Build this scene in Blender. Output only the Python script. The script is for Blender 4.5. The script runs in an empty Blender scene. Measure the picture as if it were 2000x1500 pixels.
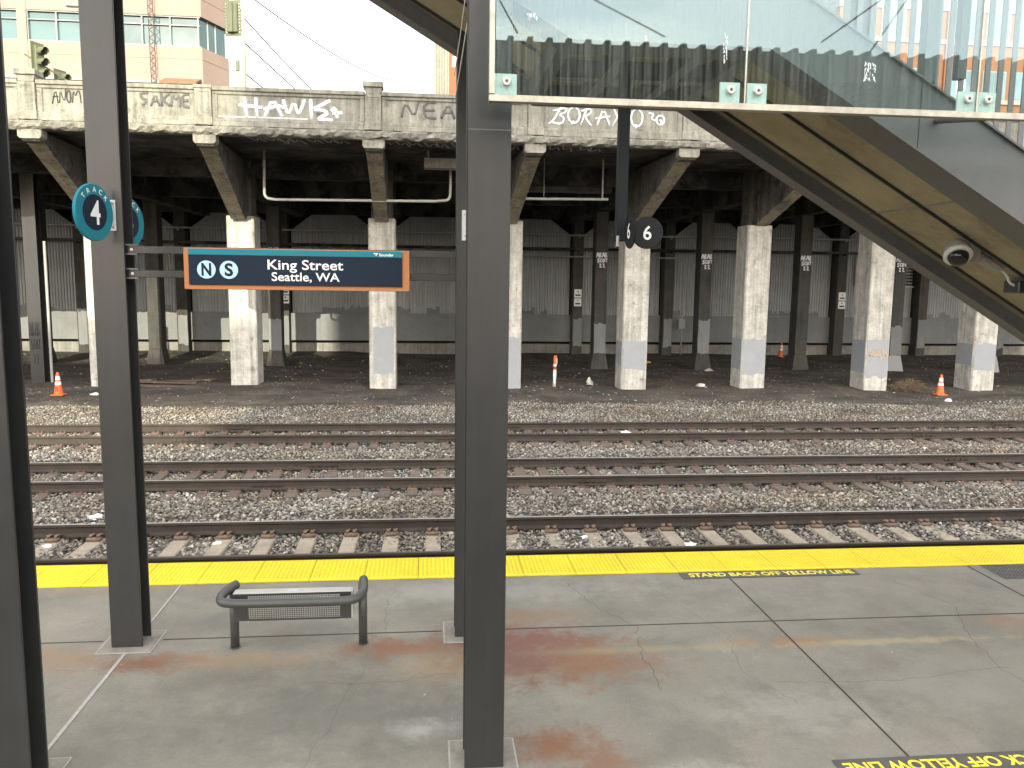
import bpy, bmesh, math, random
import numpy as np
from mathutils import Vector, Matrix, Quaternion

S = bpy.context.scene
COL = S.collection
R = math.radians
random.seed(7)
rng = np.random.default_rng(11)

# ------------------------------------------------------------------ camera
cd = bpy.data.cameras.new('camera')
cd.sensor_fit = 'HORIZONTAL'
cd.sensor_width = 36.0
cd.lens = 1591.57 / 2000 * 36.0
cd.clip_start = 0.05
cd.clip_end = 2000
co = bpy.data.objects.new('camera', cd)
COL.objects.link(co)
CR = Vector((0.9948, -0.1009, 0.0131)); CF = Vector((0.1018, 0.9867, -0.1271))
CF.normalize(); CR = (CR - CF * CR.dot(CF)).normalized(); CU = CR.cross(CF)
co.matrix_world = Matrix(((CR.x, CU.x, -CF.x, 0), (CR.y, CU.y, -CF.y, 0), (CR.z, CU.z, -CF.z, 3.40), (0, 0, 0, 1)))
S.camera = co

# ------------------------------------------------------------------ world, sun, exposure
SUN_EL = math.atan(0.30)
w = bpy.data.worlds.new('World'); S.world = w
w.use_nodes = True
wn = w.node_tree.nodes; wl = w.node_tree.links
wn.clear()
wo = wn.new('ShaderNodeOutputWorld'); wb = wn.new('ShaderNodeBackground')
sky = wn.new('ShaderNodeTexSky'); sky.sky_type = 'NISHITA'; sky.sun_disc = False
sky.sun_elevation = SUN_EL; sky.sun_rotation = R(180)
sky.air_density = 1.0; sky.dust_density = 3.0; sky.ozone_density = 1.0
# thin bright cloud over most of the sky
tc = wn.new('ShaderNodeTexCoord'); mp = wn.new('ShaderNodeMapping'); mp.inputs['Scale'].default_value = (1.2, 1.2, 3.0)
nz = wn.new('ShaderNodeTexNoise'); nz.inputs['Scale'].default_value = 1.6; nz.inputs['Detail'].default_value = 5
rp = wn.new('ShaderNodeValToRGB')
rp.color_ramp.elements[0].position = 0.30; rp.color_ramp.elements[0].color = (0.45, 0.45, 0.45, 1)
rp.color_ramp.elements[1].position = 0.62; rp.color_ramp.elements[1].color = (1, 1, 1, 1)
mx = wn.new('ShaderNodeMixRGB'); mx.inputs[2].default_value = (10.0, 10.2, 10.2, 1)
wl.new(tc.outputs['Generated'], mp.inputs['Vector']); wl.new(mp.outputs['Vector'], nz.inputs['Vector'])
wl.new(nz.outputs['Fac'], rp.inputs['Fac']); wl.new(rp.outputs['Color'], mx.inputs[0])
dt = wn.new('ShaderNodeVectorMath'); dt.operation = 'DOT_PRODUCT'; dt.inputs[1].default_value = (0.0, -0.96, 0.28); wl.new(tc.outputs['Generated'], dt.inputs[0])
gr = wn.new('ShaderNodeMapRange'); gr.interpolation_type = 'SMOOTHSTEP'; gr.inputs['From Min'].default_value = -0.1; gr.inputs['From Max'].default_value = 1.0
gr.inputs['To Min'].default_value = 0.9; gr.inputs['To Max'].default_value = 2.0; wl.new(dt.outputs['Value'], gr.inputs['Value'])
br_ = wn.new('ShaderNodeVectorMath'); br_.operation = 'SCALE'; wl.new(mx.outputs['Color'], br_.inputs[0]); wl.new(gr.outputs['Result'], br_.inputs['Scale'])
wl.new(sky.outputs['Color'], mx.inputs[1]); wl.new(br_.outputs[0], wb.inputs['Color'])
wb.inputs['Strength'].default_value = 0.12
wl.new(wb.outputs['Background'], wo.inputs['Surface'])

sd = bpy.data.lights.new('sun', 'SUN'); sd.energy = 3.2; sd.angle = R(0.12); sd.color = (1.0, 0.95, 0.74)
so = bpy.data.objects.new('sun', sd); COL.objects.link(so)
so.rotation_euler = Vector((0.015, 1.0, -0.30)).to_track_quat('-Z', 'Y').to_euler()
so.location = (-20, -40, 30)

S.view_settings.view_transform = 'Standard'
S.view_settings.look = 'None'
S.view_settings.gamma = 1.0
S.view_settings.exposure = 1.05

# ------------------------------------------------------------------ materials
MATS = {}
def M(name, col, rough=0.75, var=0.18, sc=2.5, bump=0.15, bsc=60.0, metal=0.0, streak=0.0, speck=0.0, spec=0.5, col2=None, c2pos=0.55, c2sc=None):
    """weathered surface: broad and fine mottling, optional vertical streaks, optional second colour in patches"""
    m = bpy.data.materials.new(name); m.use_nodes = True
    n = m.node_tree.nodes; l = m.node_tree.links
    b = n['Principled BSDF']
    b.inputs['Roughness'].default_value = rough; b.inputs['Metallic'].default_value = metal
    b.inputs['Specular IOR Level'].default_value = spec
    geo = n.new('ShaderNodeNewGeometry')
    def noise(scale, detail=6, vec=None, rgh=0.6):
        t = n.new('ShaderNodeTexNoise'); t.inputs['Scale'].default_value = scale
        t.inputs['Detail'].default_value = detail; t.inputs['Roughness'].default_value = rgh
        l.new(vec or geo.outputs['Position'], t.inputs['Vector']); return t.outputs['Fac']
    def ramp(src, lo, hi, a, c):
        r = n.new('ShaderNodeMapRange'); r.inputs['From Min'].default_value = lo; r.inputs['From Max'].default_value = hi
        r.inputs['To Min'].default_value = a; r.inputs['To Max'].default_value = c
        l.new(src, r.inputs['Value']); return r.outputs['Result']
    def mul(a, c):
        q = n.new('ShaderNodeMath'); q.operation = 'MULTIPLY'
        l.new(a, q.inputs[0]); l.new(c, q.inputs[1]); return q.outputs[0]
    f = ramp(noise(sc, 8, None, 0.68), 0.3, 0.7, 1 - var, 1 + var)
    if var > 0.05:
        f = mul(f, ramp(noise(bsc * 0.5, 3), 0.3, 0.7, 1 - var * 0.4, 1 + var * 0.4))
    if streak > 0:
        mp = n.new('ShaderNodeMapping'); mp.inputs['Scale'].default_value = (7, 7, 0.35)
        l.new(geo.outputs['Position'], mp.inputs['Vector'])
        f = mul(f, ramp(noise(1.0, 6, mp.outputs['Vector'], 0.65), 0.42, 0.68, 1.0, 1 - streak))
    if speck > 0:
        f = mul(f, ramp(noise(bsc * 2.2, 2), 0.35, 0.65, 1 - speck, 1 + speck))
    cc = n.new('ShaderNodeRGB'); cc.outputs[0].default_value = (*col, 1); src = cc.outputs[0]
    if col2:
        mm = n.new('ShaderNodeMixRGB'); mm.inputs[2].default_value = (*col2, 1)
        l.new(src, mm.inputs[1]); l.new(ramp(noise(c2sc or sc * 0.7, 8, None, 0.7), c2pos, c2pos + 0.12, 0, 1), mm.inputs[0]); src = mm.outputs[0]
    vm = n.new('ShaderNodeVectorMath'); vm.operation = 'SCALE'
    l.new(src, vm.inputs[0]); l.new(f, vm.inputs['Scale']); l.new(vm.outputs[0], b.inputs['Base Color'])
    if bump > 0:
        bp = n.new('ShaderNodeBump'); bp.inputs['Strength'].default_value = bump; bp.inputs['Distance'].default_value = 0.02
        l.new(noise(bsc, 6), bp.inputs['Height']); l.new(bp.outputs['Normal'], b.inputs['Normal'])
    MATS[name] = m
    return m

m_col = M('dark column paint', (0.027, 0.0268, 0.0268), 0.34, 0.15, 1.1, 0.04, 14, streak=0.2, col2=(0.036, 0.033, 0.030), c2pos=0.58)
m_steel = M('stair steel paint', (0.105, 0.102, 0.10), 0.5, 0.10, 1.5, 0.03, 25)
m_alu = M('aluminium', (0.42, 0.39, 0.32), 0.4, 0.25, 8, 0.02, 60, metal=0.85)
m_galv = M('galvanised plate', (0.50, 0.51, 0.50), 0.5, 0.12, 10, 0.02, 60, metal=0.2)
m_dark = M('dark rubber', (0.02, 0.02, 0.02), 0.7, 0.1, 5, 0)
m_soffit = M('stair soffit concrete', (0.30, 0.255, 0.155), 0.85, 0.20, 1.6, 0.15, 90, speck=0.08, col2=(0.22, 0.17, 0.10), c2pos=0.52)
m_conc = M('bridge concrete', (0.255, 0.24, 0.195), 0.9, 0.32, 1.6, 0.4, 30, streak=0.42, speck=0.2, col2=(0.135, 0.132, 0.105), c2pos=0.55, c2sc=2.2)
m_concr = M('crumbling ledge concrete', (0.185, 0.172, 0.14), 0.95, 0.4, 3.5, 0.9, 16, speck=0.3, col2=(0.12, 0.11, 0.095), c2pos=0.5)
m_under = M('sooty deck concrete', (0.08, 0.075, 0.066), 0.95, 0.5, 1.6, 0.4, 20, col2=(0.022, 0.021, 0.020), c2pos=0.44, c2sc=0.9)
m_brk_lit = M('bracket concrete', (0.30, 0.26, 0.19), 0.9, 0.35, 1.5, 0.3, 30, streak=0.45, col2=(0.10, 0.09, 0.075), c2pos=0.55)
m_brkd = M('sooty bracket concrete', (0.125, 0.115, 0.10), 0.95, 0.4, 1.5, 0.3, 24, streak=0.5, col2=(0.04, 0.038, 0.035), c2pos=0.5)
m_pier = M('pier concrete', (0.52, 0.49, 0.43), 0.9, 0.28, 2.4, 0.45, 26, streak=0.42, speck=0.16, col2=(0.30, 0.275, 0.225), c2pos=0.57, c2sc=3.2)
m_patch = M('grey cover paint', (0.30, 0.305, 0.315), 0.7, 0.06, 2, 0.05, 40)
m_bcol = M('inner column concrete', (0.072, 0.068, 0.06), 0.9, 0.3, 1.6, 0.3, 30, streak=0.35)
m_wall = M('wall grey paint', (0.21, 0.215, 0.215), 0.8, 0.12, 1.0, 0.05, 30, streak=0.1)
m_wallb = M('wall base concrete', (0.26, 0.25, 0.22), 0.9, 0.3, 1.4, 0.3, 30, streak=0.3)
m_corr = M('corrugated siding', (0.40, 0.415, 0.415), 0.55, 0.12, 1.0, 0.02, 30, streak=0.2)
m_black = M('black backing', (0.012, 0.012, 0.012), 0.95, 0.2, 2, 0.05)  # near-black sheet behind the back wall
m_rail = M('rusty rail side', (0.042, 0.030, 0.022), 0.8, 0.25, 3, 0.15, 60)
m_clipr = M('rusty spring clip', (0.15, 0.095, 0.065), 0.7, 0.2, 6, 0.05)
m_railtop = M('polished rail head', (0.42, 0.40, 0.37), 0.45, 0.08, 4, 0, metal=0.4)
m_railtop2 = M('dull rail head', (0.10, 0.078, 0.062), 0.55, 0.15, 4, 0, metal=0.4)
m_ctie = M('concrete tie', (0.265, 0.22, 0.165), 0.9, 0.25, 2.2, 0.25, 40, speck=0.12, col2=(0.20, 0.17, 0.13), c2pos=0.56)
m_wtie = M('weathered wood tie', (0.10, 0.075, 0.06), 0.9, 0.35, 1.4, 0.4, 30, speck=0.2, col2=(0.17, 0.11, 0.075), c2pos=0.60)
m_plate = M('rusty tie plate', (0.13, 0.08, 0.055), 0.85, 0.3, 2.0, 0.2, 40)
m_yel = M('yellow tactile paint', (0.72, 0.55, 0.008), 0.55, 0.07, 2.0, 0.03, 40)
m_yel0 = M('darker yellow tile', (0.58, 0.43, 0.006), 0.6, 0.16, 1.5, 0.05, 40, speck=0.1)  # tile face, a darker yellow than the domes
m_yel2 = M('yellow stencil paint', (0.75, 0.62, 0.05), 0.7, 0.25, 6.0, 0.05, 40)
m_mark = M('dark stencil ground', (0.075, 0.07, 0.062), 0.75, 0.2, 3.0, 0.1, 60)
m_joint = M('joint filler', (0.035, 0.032, 0.028), 0.9, 0.2, 5, 0)
m_jointw = M('pale joint filler', (0.31, 0.295, 0.27), 0.8, 0.2, 5, 0)
m_plinth = M('grout pad', (0.21, 0.19, 0.16), 0.85, 0.25, 4, 0.15, 50)
m_orange = M('sign frame orange', (0.42, 0.165, 0.06), 0.6, 0.06, 2, 0)
m_navy = M('sign navy', (0.006, 0.015, 0.032), 0.55, 0.05, 2, 0, spec=0.2)
m_teal = M('sign teal', (0.006, 0.175, 0.235), 0.5, 0.05, 2, 0, spec=0.3)
m_sky = M('badge pale blue', (0.42, 0.66, 0.86), 0.5, 0.02, 2, 0)
m_white = M('sign white', (0.82, 0.82, 0.80), 0.5, 0.03, 2, 0)
m_signblk = M('sign black', (0.009, 0.010, 0.012), 0.55, 0.06, 2, 0, spec=0.25)
m_bench = M('bench grey powder coat', (0.05, 0.05, 0.048), 0.38, 0.08, 3, 0.02, 60)
m_benchm = M('bench mesh steel', (0.035, 0.034, 0.032), 0.45, 0.1, 5, 0)
m_clamp = M('pale clamp plate', (0.78, 0.80, 0.76), 0.5, 0.06, 10, 0.02)
m_polish = M('polished bench lip', (0.46, 0.45, 0.42), 0.35, 0.1, 4, 0.01, 60, metal=0.3)
m_cone = M('cone orange', (0.80, 0.14, 0.03), 0.55, 0.12, 8, 0.02)
m_conew = M('cone white band', (0.75, 0.75, 0.72), 0.5, 0.15, 8, 0.02)
m_paper = M('white paper', (0.80, 0.80, 0.79), 0.8, 0.06, 10, 0.05)
m_wood = M('rotten plank', (0.11, 0.075, 0.055), 0.9, 0.4, 3, 0.4, 30, col2=(0.36, 0.30, 0.22), c2pos=0.56)
m_weed = M('dry weed', (0.15, 0.105, 0.06), 0.9, 0.3, 6, 0.1)
m_rag = M('yellow rag', (0.48, 0.30, 0.04), 0.9, 0.2, 8, 0.1)
m_sprayw = M('white spray paint', (0.78, 0.79, 0.80), 0.7, 0.08, 9, 0)
m_sprayk = M('grey spray paint', (0.028, 0.028, 0.028), 0.8, 0.2, 9, 0)
m_spraym = M('faded spray paint', (0.105, 0.10, 0.095), 0.85, 0.3, 9, 0)
m_sprayo = M('tan spray paint', (0.50, 0.33, 0.20), 0.85, 0.25, 9, 0)
m_pink = M('pink precast wall', (0.31, 0.225, 0.18), 0.85, 0.07, 0.6, 0.03, 10)
m_pinkd = M('wall joint', (0.36, 0.24, 0.19), 0.85, 0.05, 1, 0)
m_frame = M('window frame', (0.26, 0.26, 0.25), 0.5, 0.05, 2, 0)
m_brick = M('orange brick', (0.26, 0.10, 0.045), 0.85, 0.12, 0.8, 0.03, 12, speck=0.05)
m_sill = M('stone band', (0.36, 0.30, 0.24), 0.8, 0.08, 1, 0.02)
m_tile = M('roof tile', (0.20, 0.11, 0.06), 0.8, 0.15, 3, 0.1)
m_sig = M('signal housing green', (0.11, 0.12, 0.065), 0.6, 0.12, 4, 0.02)
m_sigd = M('signal lens dark', (0.02, 0.03, 0.02), 0.3, 0.1, 4, 0)
m_pole = M('pale pole', (0.40, 0.385, 0.32), 0.7, 0.1, 2, 0.03)
m_wire = M('wire', (0.06, 0.06, 0.06), 0.6, 0.1, 2, 0)
m_pipe = M('grey conduit', (0.36, 0.36, 0.34), 0.55, 0.12, 4, 0.02)
m_pipel = M('pale conduit', (0.50, 0.50, 0.46), 0.5, 0.12, 4, 0.02)
m_camw = M('camera housing', (0.27, 0.24, 0.21), 0.45, 0.08, 6, 0)
m_camd = M('camera dome', (0.012, 0.011, 0.012), 0.08, 0.02, 4, 0)
m_rust = M('rust brown steel', (0.07, 0.05, 0.04), 0.8, 0.2, 4, 0.05)
m_roof = M('canopy deck', (0.10, 0.10, 0.10), 0.7, 0.15, 2, 0.02, streak=0.1)
m_blocker = M('sun blocker wall', (0.30, 0.22, 0.17), 0.85, 0.12, 1.0, 0.05)  # for the unseen blocks added to cut the sun into patches
m_grate = M('steel grate', (0.10, 0.10, 0.10), 0.55, 0.15, 4, 0.03)

def glassy(name, col, rough=0.05):
    m = bpy.data.materials.new(name); m.use_nodes = True
    n = m.node_tree.nodes; l = m.node_tree.links; b = n['Principled BSDF']
    geo = n.new('ShaderNodeNewGeometry'); t = n.new('ShaderNodeTexNoise'); t.inputs['Scale'].default_value = 0.22; t.inputs['Detail'].default_value = 4
    l.new(geo.outputs['Position'], t.inputs['Vector'])
    r = n.new('ShaderNodeValToRGB'); r.color_ramp.elements[0].position = 0.40; r.color_ramp.elements[1].position = 0.60
    r.color_ramp.elements[0].color = (*[c * 0.45 for c in col], 1); r.color_ramp.elements[1].color = (*col, 1)
    l.new(t.outputs['Fac'], r.inputs['Fac']); l.new(r.outputs['Color'], b.inputs['Base Color'])
    b.inputs['Roughness'].default_value = rough; b.inputs['Specular IOR Level'].default_value = 1.0; b.inputs['Coat Weight'].default_value = 0.2
    b.inputs['Coat Roughness'].default_value = 0.03
    bp = n.new('ShaderNodeBump'); bp.inputs['Strength'].default_value = 0.06; bp.inputs['Distance'].default_value = 0.3
    t2 = n.new('ShaderNodeTexNoise'); t2.inputs['Scale'].default_value = 0.5; l.new(geo.outputs['Position'], t2.inputs['Vector'])
    l.new(t2.outputs['Fac'], bp.inputs['Height']); l.new(bp.outputs['Normal'], b.inputs['Normal'])
    return m
m_winp = glassy('teal window glass', (0.05, 0.12, 0.115))
m_winb = glassy('blue window glass', (0.17, 0.26, 0.29))
m_winc = M('dark curtain wall', (0.16, 0.12, 0.09), 0.5, 0.5, 0.9, 0.02, 10)

def pane_glass():
    m = bpy.data.materials.new('streaked clear glass'); m.use_nodes = True
    n = m.node_tree.nodes; l = m.node_tree.links; n.clear()
    o = n.new('ShaderNodeOutputMaterial'); tr = n.new('ShaderNodeBsdfTransparent'); tr.inputs[0].default_value = (0.86, 0.93, 0.92, 1)
    gl = n.new('ShaderNodeBsdfGlossy'); gl.inputs['Roughness'].default_value = 0.0; gl.inputs[0].default_value = (0.78, 0.93, 1.0, 1)
    df = n.new('ShaderNodeBsdfDiffuse'); df.inputs[0].default_value = (0.55, 0.55, 0.50, 1)
    lw = n.new('ShaderNodeLayerWeight'); lw.inputs['Blend'].default_value = 0.5
    pw = n.new('ShaderNodeMath'); pw.operation = 'POWER'; pw.inputs[1].default_value = 5.0; l.new(lw.outputs['Facing'], pw.inputs[0])
    fr = n.new('ShaderNodeMath'); fr.operation = 'MULTIPLY_ADD'; fr.inputs[1].default_value = 0.9; fr.inputs[2].default_value = 0.062; l.new(pw.outputs[0], fr.inputs[0])
    geo = n.new('ShaderNodeNewGeometry')
    mp = n.new('ShaderNodeMapping'); mp.inputs['Scale'].default_value = (60, 1, 1.6); l.new(geo.outputs['Position'], mp.inputs['Vector'])
    t = n.new('ShaderNodeTexNoise'); t.inputs['Scale'].default_value = 1.0; t.inputs['Detail'].default_value = 5; l.new(mp.outputs['Vector'], t.inputs['Vector'])
    r = n.new('ShaderNodeMapRange'); r.inputs['From Min'].default_value = 0.40; r.inputs['From Max'].default_value = 0.75
    r.inputs['To Min'].default_value = 0.008; r.inputs['To Max'].default_value = 0.085; l.new(t.outputs['Fac'], r.inputs['Value'])
    m1 = n.new('ShaderNodeMixShader'); m2 = n.new('ShaderNodeMixShader')
    l.new(fr.outputs[0], m1.inputs[0]); l.new(tr.outputs[0], m1.inputs[1]); l.new(gl.outputs[0], m1.inputs[2])
    l.new(r.outputs['Result'], m2.inputs[0]); l.new(m1.outputs[0], m2.inputs[1]); l.new(df.outputs[0], m2.inputs[2])
    l.new(m2.outputs[0], o.inputs['Surface'])
    return m
m_glass = pane_glass()

def mist(name, col, a):
    m = bpy.data.materials.new(name); m.use_nodes = True; b = m.node_tree.nodes['Principled BSDF']
    b.inputs['Base Color'].default_value = (*col, 1); b.inputs['Alpha'].default_value = a; b.inputs['Roughness'].default_value = 0.9; return m
m_mist = mist('thin overspray', (0.75, 0.76, 0.78), 0.16)
m_mistk = mist('thin dark overspray', (0.08, 0.075, 0.07), 0.12)

def stone_mat(name, dark, light, tint):
    m = bpy.data.materials.new(name); m.use_nodes = True
    n = m.node_tree.nodes; l = m.node_tree.links; b = n['Principled BSDF']; b.inputs['Roughness'].default_value = 0.9
    oi = n.new('ShaderNodeObjectInfo'); r = n.new('ShaderNodeValToRGB')
    e = r.color_ramp.elements
    e[0].position = 0; e[0].color = (*dark, 1); e[1].position = 1; e[1].color = (*light, 1)
    k = e.new(0.45); k.color = (*[(a + c) * 0.40 for a, c in zip(dark, light)], 1)
    k = e.new(0.75); k.color = (*tint, 1)
    l.new(oi.outputs['Random'], r.inputs['Fac'])
    geo = n.new('ShaderNodeNewGeometry'); t = n.new('ShaderNodeTexNoise'); t.inputs['Scale'].default_value = 0.9; t.inputs['Detail'].default_value = 4
    l.new(geo.outputs['Position'], t.inputs['Vector'])
    mr = n.new('ShaderNodeMapRange'); mr.inputs['From Min'].default_value = 0.3; mr.inputs['From Max'].default_value = 0.7; mr.inputs['To Min'].default_value = 0.75; mr.inputs['To Max'].default_value = 1.2
    l.new(t.outputs['Fac'], mr.inputs['Value'])
    vm = n.new('ShaderNodeVectorMath'); vm.operation = 'SCALE'; l.new(r.outputs['Color'], vm.inputs[0]); l.new(mr.outputs['Result'], vm.inputs['Scale'])
    t3 = n.new('ShaderNodeTexNoise'); t3.inputs['Scale'].default_value = 0.55; t3.inputs['Detail'].default_value = 5
    l.new(geo.outputs['Position'], t3.inputs['Vector'])
    m3 = n.new('ShaderNodeMapRange'); m3.inputs['From Min'].default_value = 0.42; m3.inputs['From Max'].default_value = 0.66; m3.inputs['To Min'].default_value = 0.0; m3.inputs['To Max'].default_value = 0.55
    l.new(t3.outputs['Fac'], m3.inputs['Value'])
    x3 = n.new('ShaderNodeMixRGB'); x3.blend_type = 'MULTIPLY'; x3.inputs[2].default_value = (0.80, 0.60, 0.42, 1)
    l.new(m3.outputs['Result'], x3.inputs[0]); l.new(vm.outputs[0], x3.inputs[1]); l.new(x3.outputs[0], b.inputs['Base Color'])
    return m
m_stone = stone_mat('ballast stone', (0.062, 0.053, 0.044), (0.44, 0.405, 0.355), (0.245, 0.21, 0.168))
m_bit = stone_mat('small grit', (0.035, 0.030, 0.025), (0.50, 0.47, 0.42), (0.10, 0.085, 0.065))

def platform_mat():
    m = M('platform concrete', (0.182, 0.166, 0.134), 0.66, 0.20, 0.9, 0.12, 70, speck=0.16, col2=(0.150, 0.138, 0.112), c2pos=0.47, c2sc=1.3)
    n = m.node_tree.nodes; l = m.node_tree.links; b = n['Principled BSDF']
    src = b.inputs['Base Color'].links[0].from_socket
    geo = n.new('ShaderNodeNewGeometry')
    nn = n.new('ShaderNodeTexNoise'); nn.inputs['Scale'].default_value = 4.2; nn.inputs['Detail'].default_value = 10; nn.inputs['Roughness'].default_value = 0.78
    l.new(geo.outputs['Position'], nn.inputs['Vector'])
    stains = [  # x, y, rx, ry, colour, strength: rust from the steel columns, spills, scuffs
        (0.85, 7.30, 0.95, 0.42, (0.150, 0.056, 0.038), 1.0), (1.25, 6.85, 0.95, 0.50, (0.18, 0.088, 0.042), 0.95), (0.70, 6.95, 0.6, 0.55, (0.135, 0.066, 0.048), 0.95),
        (0.95, 7.85, 0.8, 0.25, (0.19, 0.115, 0.065), 0.7),
        (0.95, 5.55, 0.45, 0.30, (0.17, 0.075, 0.036), 0.95), (1.20, 5.25, 0.35, 0.30, (0.17, 0.085, 0.045), 0.7),
        (-0.35, 7.25, 0.65, 0.25, (0.18, 0.08, 0.04), 0.9), (0.05, 6.85, 0.45, 0.4, (0.22, 0.15, 0.07), 0.6), (-2.45, 7.10, 0.6, 0.22, (0.15, 0.066, 0.036), 0.95),
        (-3.4, 7.2, 0.7, 0.35, (0.22, 0.14, 0.08), 0.7), (-1.7, 7.1, 0.9, 0.22, (0.25, 0.16, 0.08), 0.5),
        (3.55, 7.10, 0.55, 0.14, (0.22, 0.12, 0.05), 0.8), (2.95, 7.10, 0.22, 0.10, (0.28, 0.14, 0.06), 0.6), (4.5, 7.05, 1.2, 0.08, (0.30, 0.25, 0.13), 0.7), (2.2, 7.05, 1.4, 0.09, (0.27, 0.23, 0.13), 0.5),
        (5.9, 7.35, 0.45, 0.25, (0.27, 0.14, 0.07), 0.45), (6.9, 7.9, 0.5, 0.4, (0.24, 0.15, 0.09), 0.4),
        (-0.75, 6.15, 1.6, 0.75, (0.095, 0.09, 0.076), 0.6), (-0.9, 7.75, 0.35, 0.16, (0.10, 0.098, 0.09), 0.6), (-2.1, 7.95, 0.35, 0.25, (0.12, 0.115, 0.10), 0.5),
        (-0.05, 5.85, 0.28, 0.16, (0.40, 0.39, 0.36), 0.45), (1.9, 5.1, 0.4, 0.2, (0.40, 0.37, 0.31), 0.4), (3.0, 5.9, 0.8, 0.4, (0.31, 0.29, 0.25), 0.4),
        (0.6, 8.55, 2.5, 0.35, (0.28, 0.27, 0.25), 0.45), (4.9, 6.2, 1.4, 0.5, (0.20, 0.185, 0.16), 0.5), (-3.3, 8.85, 1.0, 0.12, (0.20, 0.13, 0.08), 0.5)]
    for x, y, rx, ry, c, s in stains:
        sub = n.new('ShaderNodeVectorMath'); sub.operation = 'SUBTRACT'; sub.inputs[1].default_value = (x, y, 0); l.new(geo.outputs['Position'], sub.inputs[0])
        sc = n.new('ShaderNodeVectorMath'); sc.operation = 'MULTIPLY'; sc.inputs[1].default_value = (1 / rx, 1 / ry, 0); l.new(sub.outputs[0], sc.inputs[0])
        ln = n.new('ShaderNodeVectorMath'); ln.operation = 'LENGTH'; l.new(sc.outputs[0], ln.inputs[0])
        ad = n.new('ShaderNodeMath'); ad.operation = 'MULTIPLY_ADD'; ad.inputs[1].default_value = 3.6; l.new(nn.outputs['Fac'], ad.inputs[0]); l.new(ln.outputs['Value'], ad.inputs[2])
        mr = n.new('ShaderNodeMapRange'); mr.interpolation_type = 'SMOOTHSTEP'; mr.inputs['From Min'].default_value = 1.85; mr.inputs['From Max'].default_value = 3.05; mr.inputs['To Min'].default_value = s; mr.inputs['To Max'].default_value = 0
        l.new(ad.outputs[0], mr.inputs['Value'])
        mx = n.new('ShaderNodeMixRGB'); mx.inputs[2].default_value = (*c, 1); l.new(mr.outputs['Result'], mx.inputs[0]); l.new(src, mx.inputs[1]); src = mx.outputs[0]
    l.new(src, b.inputs['Base Color'])
    return m
m_plat = platform_mat()
m_crack = M('fine crack', (0.075, 0.068, 0.055), 0.9, 0.2, 5, 0)
m_dirt = M('damp dirt', (0.088, 0.070, 0.053), 0.95, 0.45, 0.9, 0.7, 14, speck=0.35, col2=(0.045, 0.037, 0.029), c2pos=0.46)
m_bed = M('ballast bed', (0.11, 0.10, 0.085), 0.95, 0.4, 4, 0.8, 22, speck=0.4)
m_road = M('asphalt', (0.05, 0.05, 0.05), 0.9, 0.1, 2, 0.1)

# ------------------------------------------------------------------ mesh building
def tag(o, label=None, cat=None, group=None, kind=None):
    if label: o['label'] = label
    if cat: o['category'] = cat
    if group: o['group'] = group
    if kind: o['kind'] = kind
    return o

def thing(name, label, cat, loc=(0, 0, 0), group=None, rotz=0):
    o = bpy.data.objects.new(name, None); o.location = loc; o.rotation_euler = (0, 0, rotz); o.empty_display_size = 0.1
    COL.objects.link(o); return tag(o, label, cat, group)

def base_of(p):
    v = Vector((0, 0, 0))
    while p is not None:
        v += Vector(p.location); p = p.parent
    return v

def copy_tree(o, loc=None, parent=None, rotz=None):
    c = o.copy(); COL.objects.link(c)
    if parent is not None: c.parent = parent
    if loc is not None: c.location = loc
    if rotz is not None: c.rotation_euler = (0, 0, rotz)
    for ch in list(o.children): copy_tree(ch, None, c)
    return c

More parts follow.
